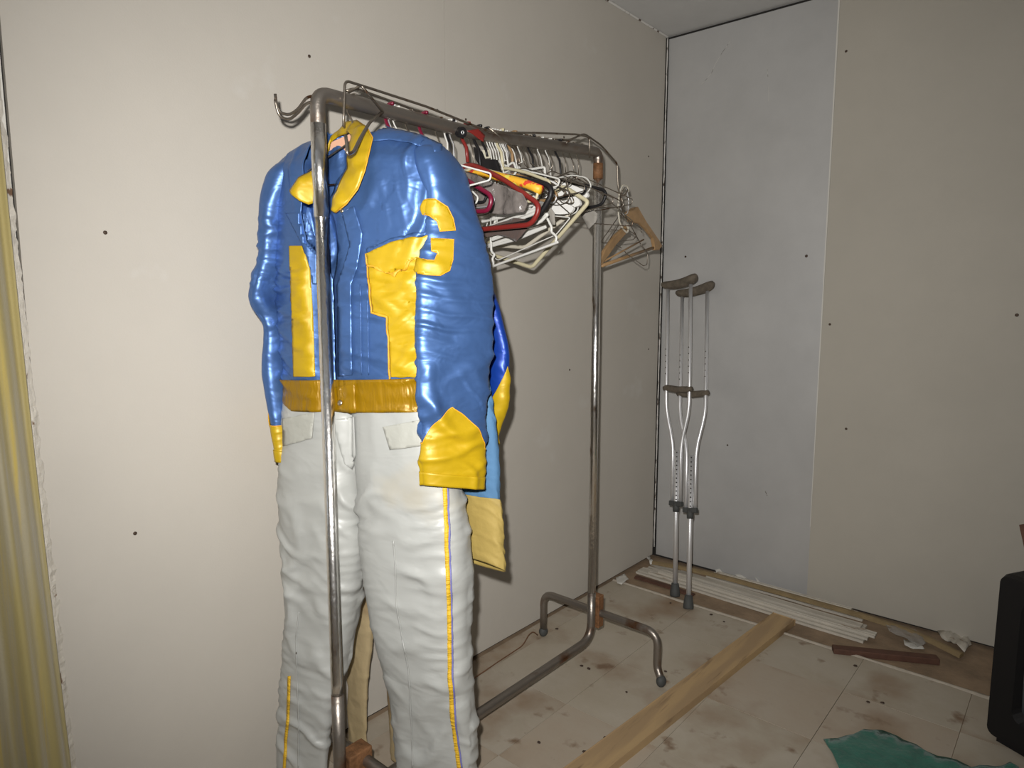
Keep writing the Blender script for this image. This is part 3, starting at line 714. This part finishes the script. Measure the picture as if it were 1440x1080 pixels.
# white and cream tube hangers, some swung up on the others
PL = lambda px, py, y: on(px, py, 1, y)
def traced(name, label, y, pxs, r, mt, closed=False, fr_=.01, extra=(), hm='white_pl', hr=.0017, group=None, nk=None):
    f = hframe(y); t = thing(name, label, 'hanger', f(0, -.07), group or HG)
    pts = [PL(a, b, y) for a, b in pxs]
    nk = PL(*nk, y) if nk else pts[0]
    hp = hook_path(f, hr, -.06); hp = hp[:-1] + [f(0, -.055), nk]
    tube('hook', hp, hr, M[hm], t, 7)
    tube('body', fillet(pts, fr_, 5, closed), r, mt, t, 8, closed)
    for (pp, rr, nm) in extra: tube(nm, fillet([PL(a, b, y) for a, b in pp], .008, 4), rr, mt, t, 8)
    return t
traced('plastic_hanger', 'ivory plastic tube hanger bent in a V, lowest in the pile', 1.461, [(792,262),(690,340),(672,352),(748,376),(828,284)], .0056, M['ivory_pl'], True, .012, hm='wire')
traced('plastic_hanger', 'cream plastic tube hanger bent in a V above the ivory one', 1.498, [(776,268),(680,335),(660,343),(738,348),(800,303)], .0056, M['cream_pl'], True, .012, hm='wire')
traced('notched_hanger', 'white notched skirt hanger with a slanting lower bar', 1.337, [(722,286),(766,300),(776,320),(775,326),(780,330),(783,334),(781,341),(786,340),(692,375),(694,371),(692,364),(696,358),(691,354),(690,330),(700,300)], .0032, M['white_pl'], True, .006)
traced('notched_hanger', 'white notched hanger standing up from the pile beside the bar', 1.4272, [(726,232),(735,240),(766,235),(767,252),(766,262),(700,258),(712,243)], .0034, M['white_pl'], True, .006)
traced('notched_hanger', 'small white hanger with clip notch close under the bar', 1.370, [(700,226),(712,234),(722,228),(727,240),(720,250),(704,246)], .0030, M['white_pl'], True, .005)
traced('wire_hanger', 'white coated wire hanger with rounded tip over the foam covers', 1.548, [(775,252),(806,246),(826,250),(832,262),(826,271),(770,292),(730,276)], .0019, M['white_pl'], True, .015)
traced('wire_hanger', 'white coated wire hanger curving down round the foam covers', 1.512, [(770,262),(800,272),(814,286),(812,298),(800,303),(740,318),(722,290)], .0019, M['white_pl'], True, .015)
traced('wire_hanger', 'white coated wire hanger slanting across the notched hanger', 1.401, [(745,300),(802,306),(782,330),(700,366),(680,350)], .0016, M['white_pl'], True, .006)
for i, (pxs, y) in enumerate([([(700,330),(690,338),(760,312),(772,300)], 1.316), ([(690,318),(680,328),(752,300),(762,292)], 1.306), ([(676,348),(668,352),(728,336),(770,318)], 1.356), ([(690,306),(676,312),(748,296),(756,286)], 1.326)]):
    traced('plastic_hanger', 'white plastic tube hanger half buried ' + ['under the notched hanger', 'just below the red hanger bar', 'above the ivory V hanger', 'behind the grey webbing strap'][i], y, pxs, .0042, M['white_pl'], True, .01, group='white hangers in the pile')
for i, (y, roll, hw, yaw) in enumerate([(1.63, -4, .20, 2), (1.66, 3, .205, -5), (1.70, -7, .20, 4), (1.414, 5, .20, 0), (1.421, -8, .19, 0), (1.535, 9, .19, 0)]):
    hanger('wire_hanger', 'plain dark wire hanger ' + ['third from the far post', 'second from the far post', 'next to the far post', 'just past the brown wooden hook', 'behind the notched hanger beside the bar', 'tilted beneath the upper foam cover'][i], y, wtri(hw, -.07, -.17-.02*(i % 3)), .0014, M['wire'], roll=R(roll), yaw=R(yaw), neck=-.07, hr=.0014, group='dark wire hangers in the pile')
# tangle of thin dark wire
f = hframe(1.437); t = thing('wire_hanger', 'twisted dark wire hanger knotted in loops at the end of the pile', 'hanger', f(0, -.07), HG)
tube('hook', hook_path(f, .0014, -.06), .0014, M['wire'], t, 6)
pts = [f(0, -.06)] + [PL(782+22*math.sin(a*1.0+.4)+6*math.sin(a*3.1), 270+15*math.cos(a*1.37)+4*math.sin(a*2.3), 1.437+.004*math.sin(a*.7)) for a in np.linspace(0, 19, 150)]
tube('body', pts, .0014, M['wire'], t, 6)
# upright wire hanger loop above the white covers
traced('wire_hanger', 'dark wire hanger rising to a square loop above the white covers', 1.562, [(752,272),(780,250),(802,241),(812,243),(811,252),(800,255),(760,275)], .0018, M['wire'], True, .006, hm='wire')
# white foam covered hangers
def foam(label, y, poly, th):
    t = thing('foam_hanger', label, 'hanger', hframe(y)(0, -.07), HG)
    f = hframe(y); tube('hook', hook_path(f, .0016, -.06)[:-1] + [f(0, -.055), PL(poly[0][0]+4, poly[0][1]+4, y)], .0016, M['wire'], t, 7)
    pp = [PL(a, b, y) for a, b in poly]
    prism('foam_cover', fillet(pp, .02, 4, True), Vector((0, th, 0)), M['foamw'], t)
foam('white foam covered hanger with a broad end, hindmost of three', 1.518, [(768,252),(800,258),(824,268),(828,276),(810,284),(770,282),(740,268)], .008)
foam('white foam covered hanger with a curved end, middle of three', 1.482, [(764,256),(792,262),(810,274),(818,288),(806,292),(770,286),(738,272)], .008)
foam('white foam covered hanger with a blunt end, lowest of three', 1.4440, [(760,270),(790,282),(808,292),(802,300),(784,302),(760,296),(735,282)], .008)
# bag, cloth, webbing, clip and tags caught in the pile
def crumple(name, label, cat, y, poly, mt, amp, sd, step=5., thick=.0015):
    vs, fs = fill(poly, step); V = []
    for v in vs:
        p = PL(v.x, v.y, y); V.append(p + Vector((0, amp*nz(p.x*22+sd, p.z*22, sd)+amp*.6*nz(p.x*55, p.z*55+sd, 1), 0)))
    o = mesh(name, V, fs, mt); solid(o, thick); return tag(o, label, cat)
crumple('plastic_bag', 'crumpled grey plastic bag draped under the red hanger', 'bag', 1.194, P('650,240 668,244 690,256 712,262 735,272 742,284 735,298 712,302 690,300 668,292 656,272'), M['bag'], .013, 2., 3.5)
crumple('cloth_strip', 'dark brown cloth bunched under the red hanger bar', 'cloth', 1.278, P('676,322 700,314 722,306 738,308 742,322 734,332 726,340 716,334 700,330 680,334'), M['browncloth'], .006, 6.)
crumple('webbing_strap', 'grey webbing strap hanging over the hanger pile', 'strap', 1.387, P('760,282 772,288 780,300 781,316 774,316 768,302 758,294'), M['tape'], .004, 3.)
crumple('cloth_strip', 'thin greyish rag dangling near the far post', 'cloth', 1.61, P('812,296 828,290 840,300 838,312 828,322 820,306'), M['tape'], .006, 8.)
t = thing('clip_hanger', 'black plastic clip hanger with wide clamp below the bar', 'hanger', hframe(1.29)(0, -.07), HG)
f = hframe(1.29); tube('hook', hook_path(f, .003, -.05), .003, M['black'], t, 8)
prism('clamp', [PL(a, b, 1.287) for a, b in [(665,206),(674,212),(679,224),(696,224),(702,242),(690,246),(676,236),(668,224)]], Vector((0, .012, 0)), M['black'], t, .001)
for i, (poly, y, mk, lb) in enumerate([([(678,211),(688,211),(690,222),(681,223)], 1.3305, 'card', 'small pale paper size tag beside the black clamp'), ([(702,235),(716,234),(718,248),(704,247)], 1.3745, 'tape', 'square grey green tag hanging under the small white hanger'),
                        ([(716,233),(723,231),(725,242),(719,243)], 1.3745, 'browncloth', 'tiny dark patterned tag hanging under the small white hanger')]):
    tag(prism('size_tag', [PL(a, b, y) for a, b in poly], Vector((0, .0015, 0)), M[mk]), lb, 'tag', 'tags among the hangers')
# plain hooks crowded on the bar
for i, (y, m_, r_, L_) in enumerate([(1.160, 'white_pl', .0022, -.10), (1.168, 'black', .0030, -.10), (1.176, 'alu', .0016, -.115), (1.346, 'ivory_pl', .0040, -.075), (1.3635, 'white_pl', .0022, -.08), (1.379, 'alu', .0016, -.085), (1.394, 'hwood', .0040, -.085), (1.4075, 'wire', .0018, -.085), (1.473, 'black', .0030, -.085)]):
    nm = {'white_pl': 'white plastic', 'black': 'black plastic', 'alu': 'bright metal', 'ivory_pl': 'ivory plastic', 'hwood': 'brown wooden', 'wire': 'dull wire'}[m_]
    hanger('slim_hanger', nm + ' slim hanger squeezed ' + ('beside the red hook' if y < 1.25 else 'beyond the black clamp') + ' on the bar', y, tri((.11 if y < 1.2 else .15)+.01*(i % 3), L_, L_-.06, L_-.075), r_, M[m_], roll=R(-6+3*(i % 5)), neck=L_, hr=r_, hm=m_, group='slim hangers squeezed on the bar')
hanger('slim_hanger', 'dark red hanger with its hook rising between collar and shoulder', .984, tri(.09, -.085, -.14, -.155), .004, M['maroon_pl'], neck=-.085, hr=.004, hm='maroon_pl')
hanger('slim_hanger', 'bright metal slim hanger next to the dark red hook', .9905, wtri(.09, -.085, -.14), .0018, M['alu'], neck=-.085, hm='alu')
vs_, fs_ = fill(P('656,184 672,181 682,190 680,200 674,196 664,188'), 3.)
tag(solid(mesh('red_tape', [rx(v.x, v.y, RX+.0154) for v in vs_], fs_, M['red_pl']), .0012), 'short piece of red tape stuck on the bar', 'tape')

# wooden suit hanger and ring hanging off the far wire hook
ty = rx(875, 270, xa).y
f2 = lambda px, py, x=RX-.012: on(px, py, 0, x)
t = thing('plastic_link', 'cream plastic hook link hanging from the wire end past the far post', 'hook', f2(875, 270))
tube('loop', fillet([f2(884,270), f2(882,262), f2(876,260), f2(871,270), f2(869,292), f2(871,312), f2(876,322), f2(882,328), f2(884,322), f2(881,316)], .008), .0030, M['cream_pl'], t, 8)
tube('ring', fillet([f2(872,264), f2(880,262), f2(884,280), f2(883,300), f2(876,303), f2(870,285)], .012, 5, True), .0014, M['alu'], t, 6)
xw = RX-.036
t = thing('wooden_hanger', 'tan wooden suit hanger dangling beside the corner from the plastic link', 'hanger', f2(886, 300, xw))
arm1 = [(888,292),(893,291),(898,300),(905,312),(914,325),(923,338),(927,346),(923,352),(916,352),(916,345),(914,335),(904,322),(896,315),(882,312),(876,300)]
prism('arm', [f2(a, b, xw) for a, b in arm1], Vector((.013, 0, 0)), M['hwood'], t, .002)
arm2 = [(876,318),(880,325),(862,345),(850,362),(843,372),(838,372),(846,352),(862,330)]
prism('arm', [f2(a, b, xw) for a, b in arm2], Vector((.013, 0, 0)), M['hwood'], t, .002)
tube('bar', [f2(920,348,xw+.006), f2(845,374,xw+.006)], .0055, M['hwood'], t, 10)
tube('bar_rod', [f2(905,337,xw-.004), f2(850,367,xw-.004)], .003, M['hwood'], t, 8)
tube('hook', fillet([f2(885,306,xw+.006), f2(880,300,xw+.006), f2(875,290,xw), f2(874,270,RX-.012), f2(880,262,RX-.012), f2(884,270,RX-.012)], .012), .0016, M['wire'], t, 7)
for i, (pxs, lb) in enumerate([([(873,300),(845,340),(850,342),(891,337),(895,331),(886,325),(859,323)], 'bent thin wire hanger hooked on the plastic link beside the far post'),
                               ([(871,315),(848,352),(852,345),(862,342),(874,349)], 'short curled wire hanger behind the wooden hanger'),
                               ([(901,343),(911,356),(910,372),(905,374),(880,356),(878,352)], 'rusty wire loop hanging below the wooden hanger'),
                               ([(872,301),(884,310),(898,318),(902,322),(902,327)], 'dark wire hook resting across the wooden hanger')]):
    t = thing('wire_hanger', lb, 'hanger', f2(*pxs[0], xw-.02)); pp = [f2(a, b, xw+(-.020, -.026, .019, .025)[i]) for a, b in pxs]
    tube('body', fillet(pp, .008, 4), .0015, M['wire'], t, 6)
    tube('hook', fillet([pp[0], f2(875+i, 302-2*i, pp[0].x), f2(872+i*.7, 276, RX-.012+(-.008, -.004, .004, .008)[i])], .01), .0014, M['wire'], t, 6)

# ------------------------------------------------------------------ crutches
def crutch(label, tip, top, lat, hpad):
    tip, top, lat = Vector(tip), Vector(top), Vector(lat).normalized()
    ax = (top-tip).normalized(); lat = (lat-ax*lat.dot(ax)).normalized(); nn = ax.cross(lat); L_ = (top-tip).length
    A = lambda l, h, n=0.: tip + ax*h + lat*l + nn*n
    t = thing('crutch', label, 'crutch', (tip.x, tip.y, 0), 'aluminium crutches in the corner')
    hw, lw = .060, .021
    for s in (-1, 1):
        tube('upright', fillet([A(s*lw, L_*.285), A(s*lw, L_*.475), A(s*hw, L_*.585), A(s*hw, L_*.985)], .05, 6), .0075, M['alu'], t, 12)
        hp = [A(s*hw, L_*h, -.0072) for h in np.arange(.70, .78, .02)]
        for p in hp:
            bm = bmesh.new(); bmesh.ops.create_icosphere(bm, subdivisions=1, radius=.0026)
            for v in bm.verts: v.co += p
            bmo('button_hole', bm, M['dark'], t)
    tube('extension_leg', [A(0, .035), A(0, L_*.455)], .0095, M['alu'], t, 14)
    for h in np.arange(.30, .45, .0135):
        bm = bmesh.new(); bmesh.ops.create_icosphere(bm, subdivisions=1, radius=.0034)
        for v in bm.verts: v.co += A(0, L_*h) + (CAM-A(0, L_*h)).normalized()*.0085
        bmo('button_hole', bm, M['dark'], t)
    tube('collar', [A(0, L_*.262), A(0, L_*.275), A(0, L_*.29)], [.013, .014, .013], M['rubber'], t, 14)
    obox('collar_yoke', A(0, L_*.288), lat, nn, ax, .031, .011, .010, M['rubber'], t, .003)
    tube('rubber_tip', [A(0, 0), A(0, .004), A(0, .018), A(0, .05), A(0, .052)], [.019, .0205, .0195, .0145, .012], M['rubber'], t, 18)
    tube('hand_grip', [A(-hw-.012, L_*.652), A(-hw, L_*.655), A(0, L_*.648), A(hw, L_*.648), A(hw+.014, L_*.65)], [.010, .0135, .014, .013, .009], M['foam'], t, 14)
    # saddle pad
    V, F = [], []; n, m = 22, 14
    for i in range(n+1):
        s = -1+2*i/n; l = s*.092; c = L_*.985 + .013*s*s + .004 + .004*s; e = (1-abs(s)**6)**.5 if abs(s) < 1 else .0
        for k in range(m):
            a = 2*math.pi*k/m; V.append(A(l, c+math.sin(a)*(.0195+.003*s)*(.25+.75*e), math.cos(a)*.024*(.25+.75*e)))
    for i in range(n):
        for k in range(m): F.append((i*m+k, i*m+(k+1) % m, (i+1)*m+(k+1) % m, (i+1)*m+k))
    F += [tuple(range(m))[::-1], tuple(range(n*m, n*m+m))]
    mesh('underarm_pad', V, F, M['foam'], t)
c1t, c2t = on(955, 394, 1, 2.625), on(977, 405, 1, 2.733)
crutch('aluminium crutch with brown pad overlapping the other, tip closer to the corner', (-1.213, 2.432, .0), c1t, (1, -.22, .10), 0)
crutch('aluminium crutch with its pad against the silvery panel, tip further out', (-1.119, 2.361, .0), c2t, (1, -.10, .06), 0)

# ------------------------------------------------------------------ things on the floor
def g(px, py, z=0.): return on(px, py, 2, z)
def plank(name, label, cat, a, b, w, th, mt, group=None, z=0., tilt=0.):
    a, b = Vector((*a[:2], 0)), Vector((*b[:2], 0)); d = (b-a).normalized(); s = Vector((-d.y, d.x, 0)); L_ = (b-a).length
    o = obox(name, (a+b)/2 + Vector((0, 0, z+th/2)), d, s, Vector((0, 0, 1)), L_/2, w/2, th/2, mt, None, min(.0025, th*.3))
    return tag(o, label, cat, group)
b0, b1 = g(1102, 874), g(800, 1110)
plank('wood_board', 'long tan wooden board lying across the tiles', 'board', b0, b1, .082, .019, M['board'], z=.001)
ra, rb = g(1171, 916), g(1319, 931)
plank('wood_offcut', 'short reddish brown wood offcut lying on bare floor', 'wood piece', ra, rb, .034, .022, M['redwood'], z=-.004)
# stack of long white strips along the back wall
strips = [(-1.455, -.53, 2.567, 2.547, .066, -.004, 0), (-1.44, -.55, 2.638, 2.618, .074, -.004, 1), (-1.40, -.52, 2.572, 2.552, .052, .0058, 2),
          (-1.30, -.56, 2.632, 2.612, .052, .0058, 3), (-1.36, -.50, 2.576, 2.556, .036, .0156, 4), (-1.20, -.575, 2.715, 2.712, .040, -.004, 5), (-1.18, -.60, 2.718, 2.715, .034, .0058, 6), (-1.16, -.62, 2.722, 2.719, .022, .0156, 7)]
for i, (xa_, xb_, ya_, yb_, w_, z_, _) in enumerate(strips):
    V, F = [], []; n = 40
    for k in range(n+1):
        t_ = k/n; x = xa_+(xb_-xa_)*t_; y = ya_+(yb_-ya_)*t_ + .004*nz(x*3, i//5, 0); zz = z_ + .0015*nz(x*5, i//5, 2)+.0015
        for (dy, dz_) in ((-w_/2, 0), (-w_/2, .009), (-w_*.32, .0075), (-w_*.2, .0095), (w_*.2, .0095), (w_*.3, .0075), (w_/2, .009), (w_/2, 0)): V.append((x, y+dy, zz+dz_))
    for k in range(n):
        for j in range(8): F.append((k*8+j, k*8+(j+1) % 8, k*8+8+(j+1) % 8, k*8+8+j))
    F += [tuple(range(8))[::-1], tuple(range(n*8, n*8+8))]
    tag(mesh('trim_strip', V, F, M['whitetrim'], None, False), 'long dirty white vinyl trim strip in the pile along the back wall' if i < 5 else 'dirty white strip propped against the foot of the back wall', 'trim strip',
        'white strips piled on the floor' if i < 5 else 'white strips against the back wall')
# olive brown moulding on top, twisting out to the right with plastic film
def bend(name, label, pxs, w, th, mt, cat='moulding'):
    pts = [Vector(on(px, py, 2, z)) for px, py, z in pxs]; pts = fillet(pts, .2, 8); V, F = [], []
    for i, p in enumerate(pts):
        d = (pts[min(i+1, len(pts)-1)]-pts[max(i-1, 0)]).normalized(); s = Vector((-d.y, d.x, 0)).normalized(); tw = .5*max(0, i/len(pts)-.6)
        u_ = (Vector((0, 0, 1)) + s*tw).normalized()
        for a, b in ((-.5, 0), (-.5, .7), (-.2, 1), (.2, 1), (.5, .7), (.5, 0)): V.append(p + s*a*w + u_*b*th)
    n = len(pts)
    for i in range(n-1):
        for k in range(6): F.append((i*6+k, i*6+(k+1) % 6, i*6+6+(k+1) % 6, i*6+6+k))
    F += [tuple(range(6))[::-1], tuple(range((n-1)*6, n*6))]
    return tag(mesh(name, V, F, mt, None, False), label, cat)
bend('wood_moulding', 'long olive brown moulding strip lying on top of the white strips', [(918,792,.028), (1000,808,.027), (1100,836,.026), (1215,868,.026), (1290,893,.020), (1352,924,.004)], .030, .013, M['moulding'])
bend('wood_moulding', 'brown wood strip lying on the tiles edge under the crutches', [(894,812,.0), (935,824,.0), (975,838,.0)], .03, .008, M['redwood'])
def sheet(name, label, cat, poly, z, amp, mt, sd, step=8., thick=.001, sc=14):
    vs, fs = fill(poly, step); V = []
    for v in vs:
        p = g(v.x, v.y, z); V.append(p + Vector((0, 0, amp*(.5+.5*nz(p.x*sc+sd, p.y*sc, sd)) + amp*.4*nz(p.x*sc*2.6, p.y*sc*2.6, sd))))
    o = mesh(name, V, fs, mt); solid(o, thick, 1); return tag(o, label, cat)
sheet('plastic_film', 'clear crinkled plastic film over the end of the moulding', 'plastic film', P('1244,878 1262,881 1290,890 1302,908 1290,914 1268,900 1250,892'), .022, .022, M['film'], 3., 4.)
sheet('paper_scrap', 'torn whitish paper scrap beside the reddish offcut', 'paper scrap', P('1270,900 1296,908 1300,914 1284,914 1272,908'), .002, .008, M['peelback'], 5., 4.)
sheet('paper_scrap', 'crumpled grey white paper lump against the back wall', 'paper scrap', P('1318,892 1340,889 1358,898 1366,910 1356,922 1340,912 1324,902'), .004, .035, M['whitetrim'], 8., 4., sc=22)
sheet('paper_scrap', 'small torn white scrap at the foot of the left wall', 'paper scrap', P('866,814 878,808 884,816 874,824 868,822'), .002, .012, M['peelback'], 9., 3.)
sheet('paper_scrap', 'narrow curled white scrap in the corner by the strips', 'paper scrap', P('908,783 914,785 919,796 914,796'), .006, .02, M['peelback'], 1., 3.)
sheet('green_cloth', 'torn teal green cloth lying flat on the tiles', 'cloth', P('1158,1040 1178,1041 1200,1036 1215,1028 1242,1030 1262,1038 1288,1050 1302,1060 1318,1066 1345,1072 1366,1082 1400,1079 1420,1074 1432,1082 1440,1110 1330,1150 1205,1130 1180,1085 1170,1060'), .001, .014, M['green'], 4., 9., .003, sc=11)
tag(tube('loose_wire', fillet([g(600, 1000), g(665, 955, .006), g(700, 931, .004), g(735, 908, .006), g(744, 892, .02), g(750, 888, .022), g(756, 893, .004)], .02), .0022, M['copper'], None, 6), 'thin brown wire lying along the foot of the left wall', 'wire')
# small chips of debris on the tiles
for i, (px, py, s) in enumerate([(936,944,.006),(881,973,.005),(823,1058,.009),(1000,864,.007),(1018,874,.005),(1203,936,.007),(1221,987,.006),(1241,988,.007),(783,884,.007),(818,936,.007),(828,940,.007),(852,1038,.009),(943,848,.005),(758,1044,.006)]):
    bm = bmesh.new(); bmesh.ops.create_icosphere(bm, subdivisions=1, radius=s); c = g(px, py, s*.35)
    for v in bm.verts: v.co = c + Vector((v.co.x*rnd.uniform(.7, 1.3), v.co.y*rnd.uniform(.5, 1.1), v.co.z*.4*rnd.uniform(.6, 1.2)))
    tag(bmo('debris_chip', bm, M['chip']), 'tiny dark chip of debris lying on the floor tiles', 'debris', 'debris chips on the floor')
# paint flakes clinging to the silvery panel foot
for i, pp in enumerate(['1006,801 1012,800 1016,806 1008,807', '1034,808 1040,808 1050,813 1040,814', '1062,812 1068,818 1066,820']):
    tag(prism('paint_flake', [on(x, y, 1, WY-.006) for x, y in P(pp)], Vector((0, .004, 0)), M['peelback']), 'loose white paint flake at the foot of the silvery panel', 'paint flake', 'paint flakes by the panel')

# ------------------------------------------------------------------ television at the right edge
tp = g(1384, 1036); td = Vector((.886, -.463, 0)); tn = Vector((-.463, -.886, 0)); Z = Vector((0, 0, 1)); tw, th_ = .54, .475
tv = thing('television', 'black boxy tube television standing on the floor', 'television', tp + td*tw/2)
Tq = lambda a, h, n=0.: tp + td*a + Z*h - tn*n
def loop_strip(name, loops, mt, parent, cap_last=False, smooth=False):
    V, F = [], []; m = len(loops[0])
    for lp in loops: V += lp
    for i in range(len(loops)-1):
        for k in range(m): F.append((i*m+k, i*m+(k+1) % m, (i+1)*m+(k+1) % m, (i+1)*m+k))
    if cap_last: F.append(tuple(range((len(loops)-1)*m, len(loops)*m)))
    return mesh(name, V, F, mt, parent, smooth)
def rrect(a0, a1, h0, h1, r, n, sk=0.):
    out = []
    for (ca, ch, s) in ((a1-r, h1-r, 0), (a0+r, h1-r, 90), (a0+r, h0+r, 180), (a1-r, h0+r, 270)):
        for q_ in range(5):
            a = R(s+q_*22.5); aa, hh = ca+r*math.cos(a), ch+r*math.sin(a); out.append(Tq(aa + sk*hh, hh, n))
    return out
SK = .0
loop_strip('bezel', [rrect(.0, tw, .014, th_, .02, .02, SK), rrect(.004, tw-.004, .018, th_-.004, .02, .0, SK), rrect(.062, tw-.062, .085, th_-.055, .03, .0, SK), rrect(.075, tw-.075, .098, th_-.068, .028, .022, SK)], M['tv'], tv)
loop_strip('casing', [rrect(.0, tw, .014, th_, .02, .02, SK), rrect(.004, tw-.004, .014, th_, .02, .14, SK), rrect(.07, tw-.07, .03, th_-.06, .02, .26, SK), rrect(.11, tw-.11, .05, th_-.11, .02, .36, SK)], M['tv'], tv, True)
V, F = [], []; n = 14
for i in range(n+1):
    for j in range(n+1):
        a, b = -1+2*i/n, -1+2*j/n; hh = (.098+th_-.068)/2 + b*(th_-.166)/2
        V.append(Tq(tw/2 + a*(tw-.15)/2 + SK*hh, hh, .006+.016*(a*a+b*b)/2))
for i in range(n):
    for j in range(n): c = i*(n+1)+j; F.append((c, c+1, c+n+2, c+n+1))
mesh('screen', V, F, M['screen'], tv)
obox('base', Tq(tw/2+.01, .008, .09), td, tn, Z, tw/2-.014, .075, .008, M['tv'], tv, .002)
ta = on_plane(1433, 738, tp - tn*.05, tn)
pb_ = ta - Z*(ta.z - (th_+.0))
tag(prism('wood_bracket', [ta, ta + td*.02 - Z*.065, Tq(.16, th_, .05), Tq(.20, th_, .05), ta + td*.09 - Z*.04, ta + td*.05 + Z*.02], -tn*.02, M['redwood']), 'dark brown wooden bracket standing on the television', 'wood piece')
